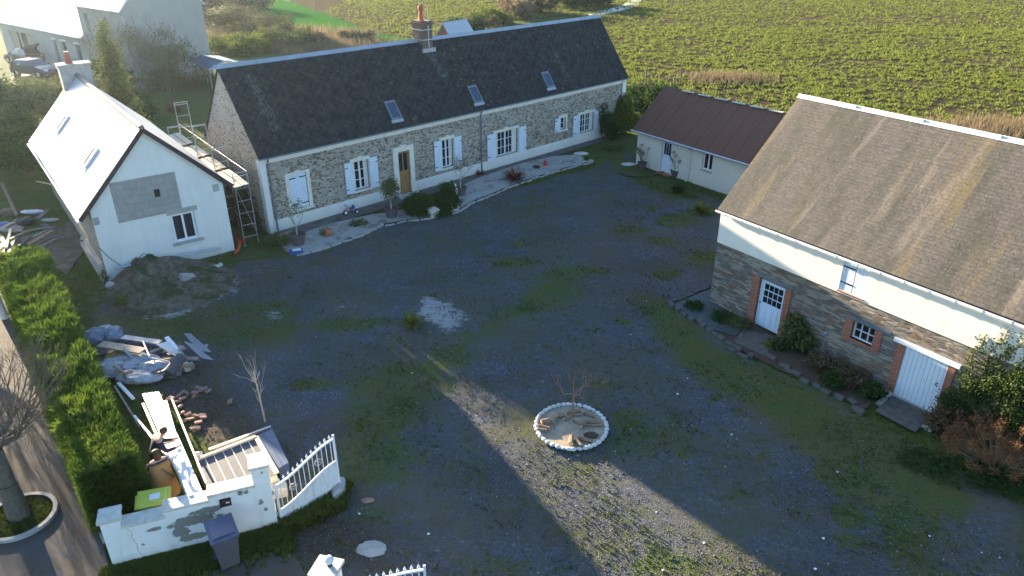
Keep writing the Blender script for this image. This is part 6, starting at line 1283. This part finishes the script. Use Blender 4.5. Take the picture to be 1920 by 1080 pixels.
# old yard paving and junk by the white house
n = N('paving'); p = n.pos(); c = n.mix(n.noise(3,5,.8,p), (.09,.085,.075), (.17,.16,.14)); c = n.mix(n.ramp(n.noise(1.4,5,.7,p), [(.42,0),(.56,.9)]), c, (.06,.065,.03))
o = MB().poly([(x,y,.012) for x, y in wp([(40,445),(150,412),(168,455),(125,515),(85,490)])]).build('old_paving', n.done(c, .95), None); tag(o, kind='structure')
for i, (x,y,r_,sc_,mt,lb) in enumerate(((20,400,.5,(1.2,.8,.6),'chimney_brick','dull red heap of covered junk at the left edge'),(22,432,.5,(1.4,.7,.5),'old_wood','pile of old boards at the left edge'),(45,418,.45,(1.2,.9,.6),'rubber','dark tyre-like junk beside the old boards'),(62,400,.5,(1.4,.6,.3),'zinc','crumpled pale tarpaulin on the shady lawn'),(48,452,.4,(1.2,.9,.35),'dark_panel','dark flat box before the hedge tip'),(5,425,.35,(1,1,.6),'blue','blue barrel-like junk at the very left'),(95,415,.35,(1.4,.6,.3),'concrete','grey sheet left of the white house corner'))):
    o = crumple((0,0,.08), r_*.8, (sc_[0],sc_[1],sc_[2]*.7), 3, 300+i).build('junk_heap', M[mt], None, loc=at(x,y)); tag(o, lb, 'junk')
q = random.Random(55)
for i in range(16):
    x, y = q.uniform(2,95), q.uniform(398,462); p_ = at(x,y,q.uniform(.1,.5)); a_ = q.uniform(0,3.1); d_ = Vector((math.cos(a_), math.sin(a_), q.uniform(-.2,.2)))*q.uniform(.4,.9); solo(MB().beam(p_-d_, p_+d_, q.uniform(.08,.3), .03), 'scrap_board', M[q.choice(['wood','bark','lead','dark_panel','old_wood'])], 'scrap board or sheet lying in the junk at the left edge of the garden', 'board', 'scrap boards in the garden junk')
solo(MB().beam(at(12,465,.5), at(20,430,.7), .10, .06), 'junk_plank', M['plank_wood'], 'pale plank leaning on the junk at the left edge', 'plank'); solo(MB().tube(at(5,345,.1), at(33,405,.3), .09, .09, 8), 'log_pole', M['bark'], 'long dark pole lying at the left edge of the shady garden', 'pole')
solo(MB().beam(at(68,340,1.6), at(103,347,1.9), .05,.05), 'gutter_pole', M['old_wood'], 'thin pole sticking out from the eave of the shining roof', 'pole')
# sunlit rubble line by left wall of the white house
for i, (x,y) in enumerate(((175,470),(182,485),(190,500),(168,460),(160,448))):
    o = crumple((0,0,.03), .15+.04*(i%3), (1,.8,.6), 2, 400+i).build('wall_rubble', M['pale_stone'], None, loc=at(x,y)); tag(o, 'rubble stone lying along the left wall of the white house', 'stone', 'rubble along the left wall')
bush('low_plant', 'yellow-green weed catching the sun by the white house corner', 'plant', at(200,523), [(0,0,.15,.25,.25,.15)], 400, .05, M['yellowgreen'], stem=False); bush('low_plant', 'bright green tuft on the rubble left of the earth mound', 'plant', at(230,572), [(0,0,.22,.2,.2,.18)], 350, .05, M['yellowgreen'], stem=False)
bush('low_plant', 'dark weeds at the foot of the farmhouse left corner', 'plant', at(512,462), [(0,0,.25,.5,.4,.3),(.4,.2,.2,.3,.3,.2)], 1400, .06, M['olive'], stem=False)
bush('thicket', 'tangled sunlit brambles between scaffold and farmhouse gable', 'shrub', at(470,425), [(0,0,.9,.8,.7,.8),(-.5,.6,1.1,.6,.7,.8),(-1.0,1.6,.8,.8,.9,.8),(.3,-.3,.4,.5,.5,.4)], 6500, .08, M['bramble'], shell=.25)
bush('climbing_plant', 'dry climber at the foot of the farmhouse gable', 'plant', at(432,330), [(0,0,.7,.35,.5,.7),(-.3,.8,.6,.3,.5,.6)], 1500, .08, M['olive'], shell=.25)
k = 2600; a = RNG.uniform(0,1,k); P_ = np.array([-5.6,13.6])+np.c_[RNG.uniform(-.5,1.5,k), RNG.uniform(-.6,1.0,k)]; P_ = P_[(np.abs((P_[:,0]+5.6)*.75-(P_[:,1]-13.1)) < .55)]; V_, F_, T_ = tufts(P_, .16, .12, 5, .9); o = np_mesh('gate_weeds', V_, F_, M['yellowgreen'], T_); tag(o, 'sunlit weeds growing under the gate leaf beside the wall end', 'weeds', kind='stuff')
k = 6000; u = RNG.uniform(-.2, WLn+.3, k); v_ = -np.abs(RNG.normal(0,.35,k))-.03; P_ = np.array([w0.x,w0.y])+np.outer(u, [math.cos(wyaw), math.sin(wyaw)])+np.outer(v_, [-math.sin(wyaw), math.cos(wyaw)]); V_, F_, T_ = tufts(P_, .10, .10, 5, .9); o = np_mesh('verge_grass', V_, F_, M['grass_blade'], T_); tag(o, 'grass verge along the foot of the entrance wall', 'grass', kind='stuff')
# ---- shady garden behind: shrubs, conifers, big bare bush
gl = [(60,330,2.2,1.5,'evergreen','dark evergreen shrub left of the shining roof'),(25,300,3.0,2.2,'evergreen','tall dark evergreen at the left edge'),(15,240,2.6,2.2,'evergreen','broad evergreen at the left edge beyond the garden'),(62,232,2.4,1.8,'olive','olive green shrub between the drive and the shining roof'),(95,212,2.4,1.4,'olive','sunlit olive shrub left of the white house chimney'),(5,200,1.0,1.0,'olive','sunlit shrub at the left edge below the cars'),(84,200,1.2,1.0,'olive','shrub in front of the parked dark car'),(118,178,1.3,.8,'olive','small shrub between the car and the chimney'),(230,215,2.6,1.5,'evergreen','dark bush behind the ridge of the white house'),(215,180,3.0,1.3,'evergreen','dark bush right of the white house chimney'),(255,225,1.8,1.4,'evergreen','low dark bush behind the scaffold frame')]
for i, (x,y,H_,R_,mt,lb) in enumerate(gl): bush('garden_shrub', lb, 'shrub', at(x,y), rnd_blobs(7, R_*.7, H_, R_*.65, 90+i, .9), 5200, .12, M[mt], shell=.35)
ct_ = thing('conifer', 'slim conifer between the chimney and the big bare bush, in place of a bare shrub, shaped for its shade', 'tree', (-24.05,45.5,0)); MB().tube((0,0,-.1),(0,0,6.6),.14,.03,6,False).build('trunk', M['bark'], ct_); leaf_cloud('crown', [(.1*math.sin(i*2),.1*math.cos(i*3),.5+i*.5,1.45-.09*i,1.45-.09*i,.5) for i in range(14)], 11000, .12, M['olive'], ct_, shell=.35)  # conifer kept and shaped for the shade that tips the sunlit strip
bb = thing('bare_bush', 'big bare bush with brownish twigs before the tall grey house', 'bush', at(265,170)); q = random.Random(77); m = MB()
for i in range(30):
    x_, y_ = q.uniform(-3.2,3.2), q.uniform(-1.2,1.2); branches(m, Vector((x_,y_,0)), Vector((x_*.08+q.gauss(0,.25), q.gauss(0,.25), 1.2)), 2.3*(1-abs(x_)*.07), .05, 4, .38, (2,3), q, .15, .68, 3)
M['bush_twig'] = simple('bush_twig', (.20,.16,.11), .9, .3, 2); m.build('branches', M['bush_twig'], bb); leaf_cloud('buds', [(q.uniform(-3.2,3.2), q.uniform(-1.2,1.2), q.uniform(1.2,5.4), 1.0, .9, .9) for _ in range(20)], 6500, .07, M['bramble'], bb, shell=.1, clump=2)
bush('round_bush', 'green-brown rounded bush right of the big bare bush', 'bush', at(335,160), rnd_blobs(8, 1.8, 3.4, 1.1, 5, 1), 5200, .10, M['olive'], shell=.2)
bush('brown_hedge', 'low brownish hedge behind the scaffold and lawn', 'hedge', at(350,165), [(x_,x_*.25,.45,1.2,.6,.55) for x_ in (-4.5,-3,-1.5,0,1.5,3,4.5)], 5200, .10, M['bramble'])
lw2 = [at(258,174), at(300,163), at(345,154), at(395,146)]; m = MB(); 
for a, b_ in zip(lw2[:-1], lw2[1:]): m.beam(a+Vector((0,0,.35)), b_+Vector((0,0,.35)), .25, .8)
solo(m, 'garden_wall', M['old_wall'], 'low stone wall crossing behind the shady lawn', 'wall')
o = crumple((0,0,.5), .5, (1,1,1.1), 3, 612).build('brown_bush', M['bramble'], None, loc=at(326,208)); bpy.data.objects.remove(o); bush('brown_bush', 'small reddish brown bush seen through the scaffold frame', 'bush', at(326,212), [(0,0,.5,.5,.5,.5)], 900, .08, M['brown_stem'])
# driveway by the cars
o = MB().poly([(x,y,.014) for x, y in wp([(18,150),(45,128),(100,120),(125,150),(95,170),(60,215),(40,180)])]).build('drive', TAR, None); tag(o, kind='structure')
def car(name, label, p, rz, open_tail=False, group='cars parked by the long wing'):
    t = thing(name, label, 'car', p, rz, group)
    # side outline of the body, x forward
    low = [(-2.1,.30),(-2.12,.75),(-2.0,.95),(-1.2,1.0),(.75,.98),(1.55,.86),(2.0,.70),(2.1,.45),(2.05,.28)]
    m = MB(); rows = []
    for x, z in low: rows.append((x,z))
    k = len(rows)
    def ring(y, sh): return [(x*(1-sh*.03), y, z if i in (0,k-1) else z-sh*.03) for i, (x,z) in enumerate(rows)]
    secs = [ring(-.88,2), ring(-.84,0), ring(.84,0), ring(.88,2)]
    for a, b_ in zip(secs[:-1], secs[1:]):
        for i in range(k-1): m.poly([a[i], a[i+1], b_[i+1], b_[i]][::-1])
    m.poly(secs[0][::-1]); m.poly(secs[-1]); m.poly([secs[0][0],secs[-1][0],secs[-1][-1],secs[0][-1]][::-1])
    m.build('body', M['car_paint'], t)
    c = [(-1.75,-.74,.97),(.85,-.76,.97),(.85,.76,.97),(-1.75,.74,.97)]; r_ = [(-1.45,-.58,1.42),(.10,-.6,1.45),(.10,.6,1.45),(-1.45,.58,1.42)]
    m = MB(); m.slab(r_, .04); 
    for i in range(4): m.beam(c[i], r_[i], .06, .06)
    m.beam((-.6,-.76,.97), (-.62,-.6,1.42), .07, .05); m.beam((-.6,.76,.97), (-.62,.6,1.42), .07, .05); m.build('roof', M['car_paint'], t)
    def q4(i, j, ins=.0): return [c[i], c[j], r_[j], r_[i]]
    for i, j, nm in ((1,2,'windscreen'),(0,1,'side_window'),(2,3,'side_window'),(3,0,'rear_window')):
        if nm == 'rear_window' and open_tail: continue
        f = q4(i, j); MB().poly(f).build(nm, M['sky_glass'], t)
    MB().box(-1.7,.8,-.7,.7,.6,.98).build('interior', M['dark_inside'], t)
    for x in (-1.3, 1.3):
        for y in (-.82, .82): w_ = MB().tube((x,y-.1,.32),(x,y+.1,.32),.33,.33,18).build('wheel', M['tyre'], t); MB().tube((x,y-.11,.32),(x,y+.11,.32),.2,.2,10).build('rim', M['galv'], w_)
    for y in (-.6, .6): MB().obox((1.98,y,.68), (.18,.32,.12), (0,.3,0)).build('headlight', M['lamp_glass'], t); MB().box(-2.13,-2.05,y-.12,y+.12,.72,.9).build('tail_light', M['red'], t)
    for s_ in (-1,1): MB().obox((.65,s_*.92,1.0), (.12,.18,.12)).build('mirror', M['car_paint'], t)
    if open_tail: MB().slab([(-1.5,-.6,1.45),(-1.5,.6,1.45),(-2.2,.62,1.95),(-2.2,-.62,1.95)], .06).build('open_tailgate', M['car_paint'], t)
    return t
c1 = car('parked_car', 'dark blue hatchback with its front door open beside a standing person', at(70,142), R(-20))
Mx = Matrix.Translation((.75,-.9,0)) @ Matrix.Rotation(R(-60+180), 4, 'Z'); dr = MB().box(0,1.05,-.03,.03,.3,.95,Mx).build('open_door', M['car_paint'], c1); MB().box(.1,.95,-.02,.02,.96,1.35,Mx).build('pane', M['sky_glass'], dr)
car('parked_car', 'second dark car with its tailgate raised behind the blue hatchback', at(48,118), R(150), True)
skin_person('person', 'person with short grey hair in dark clothes standing by the open car door', at(30,146), R(-80), None, 'stand', 'grey_hair', 'dark', 'dark', 1.72)
# unseen trees added outside the left edge for the shade they cast into view
OFF = 1
def tree(name, label, p, H_, R_, mt, seed, n_=9000, leaf=.2, trunk=.25):
    t = thing(name, label, 'tree', p); q = random.Random(seed); m = MB(); m.tube((0,0,-.2),(q.gauss(0,.2),q.gauss(0,.2),H_*.55),trunk,trunk*.5,8,False)
    for i in range(7): branches(m, Vector((0,0,H_*(.3+.04*i))), Vector((q.gauss(0,.8), q.gauss(0,.8), 1)), H_*.22, trunk*.35, 3, .5, (2,3), q, .2, .7, 4)
    m.build('trunk', M['bark'], t); leaf_cloud('crown', rnd_blobs(14, R_*.7, H_*1.05, R_*.5, seed), n_, leaf, M[mt], t, shell=.4, zmin=H_*.22); return t

def slim(lb, al, la, H_, r_):
    p = Vector((SUND.x, SUND.y, 0)).normalized()*al + Vector((SUND.y, -SUND.x, 0)).normalized()*la
    t = thing('conifer', lb, 'tree', p); MB().tube((0,0,-.1),(0,0,H_-.4),.16,.04,6,False).build('trunk', M['bark'], t); k = int(H_*2)
    leaf_cloud('crown', [(.15*math.sin(i*2.1),.15*math.cos(i*3.3),.5+i*.5,r_*(1-.6*i/k),r_*(1-.6*i/k),.5) for i in range(k)], 9000, .16, M['evergreen'], t, shell=.3)
slim('tall slim conifer added unseen beyond the left edge to cast shade, nearer the house', 62, 5.05, 7.6, 1.25)
slim('tall slim conifer added unseen beyond the left edge to cast shade, nearer the road', 64, 3.95, 8.4, .8)
slim('short slim conifer added unseen beyond the left edge to cast shade, beside the garden', 62, 6.9, 5.6, 1.3)

# ------------------------------------------------------------------ thin haze volume added to bring the sun glare on the left
hz = MB().box(-700, 700, -250, 950, -1.5, 24).build('haze', bpy.data.materials.new('air'), None); tag(hz, kind='stuff')
am = hz.data.materials[0]; am.use_nodes = True; t_ = am.node_tree; t_.nodes.clear(); o_ = t_.nodes.new('ShaderNodeOutputMaterial'); v_ = t_.nodes.new('ShaderNodeVolumePrincipled')
v_.inputs['Color'].default_value = (.70,.86,1,1); v_.inputs['Density'].default_value = .00017; v_.inputs['Anisotropy'].default_value = .78; t_.links.new(v_.outputs[0], o_.inputs['Volume'])

st2 = copy_tree(pt); st2.location = (-22.5, 26.5, 0); st2.rotation_euler = (0, 0, 2.1); tag(st2, 'second bare pollarded street tree added unseen beyond the left edge for its dappled shade', 'tree')  # unseen tree copies added to dapple the pavement with shade
st3 = copy_tree(pt); st3.location = (-17.2, 17.4, 0); st3.rotation_euler = (0, 0, 4.0); tag(st3, 'third bare pollarded street tree added unseen by the kerb outside the left edge for its dappled shade', 'tree')
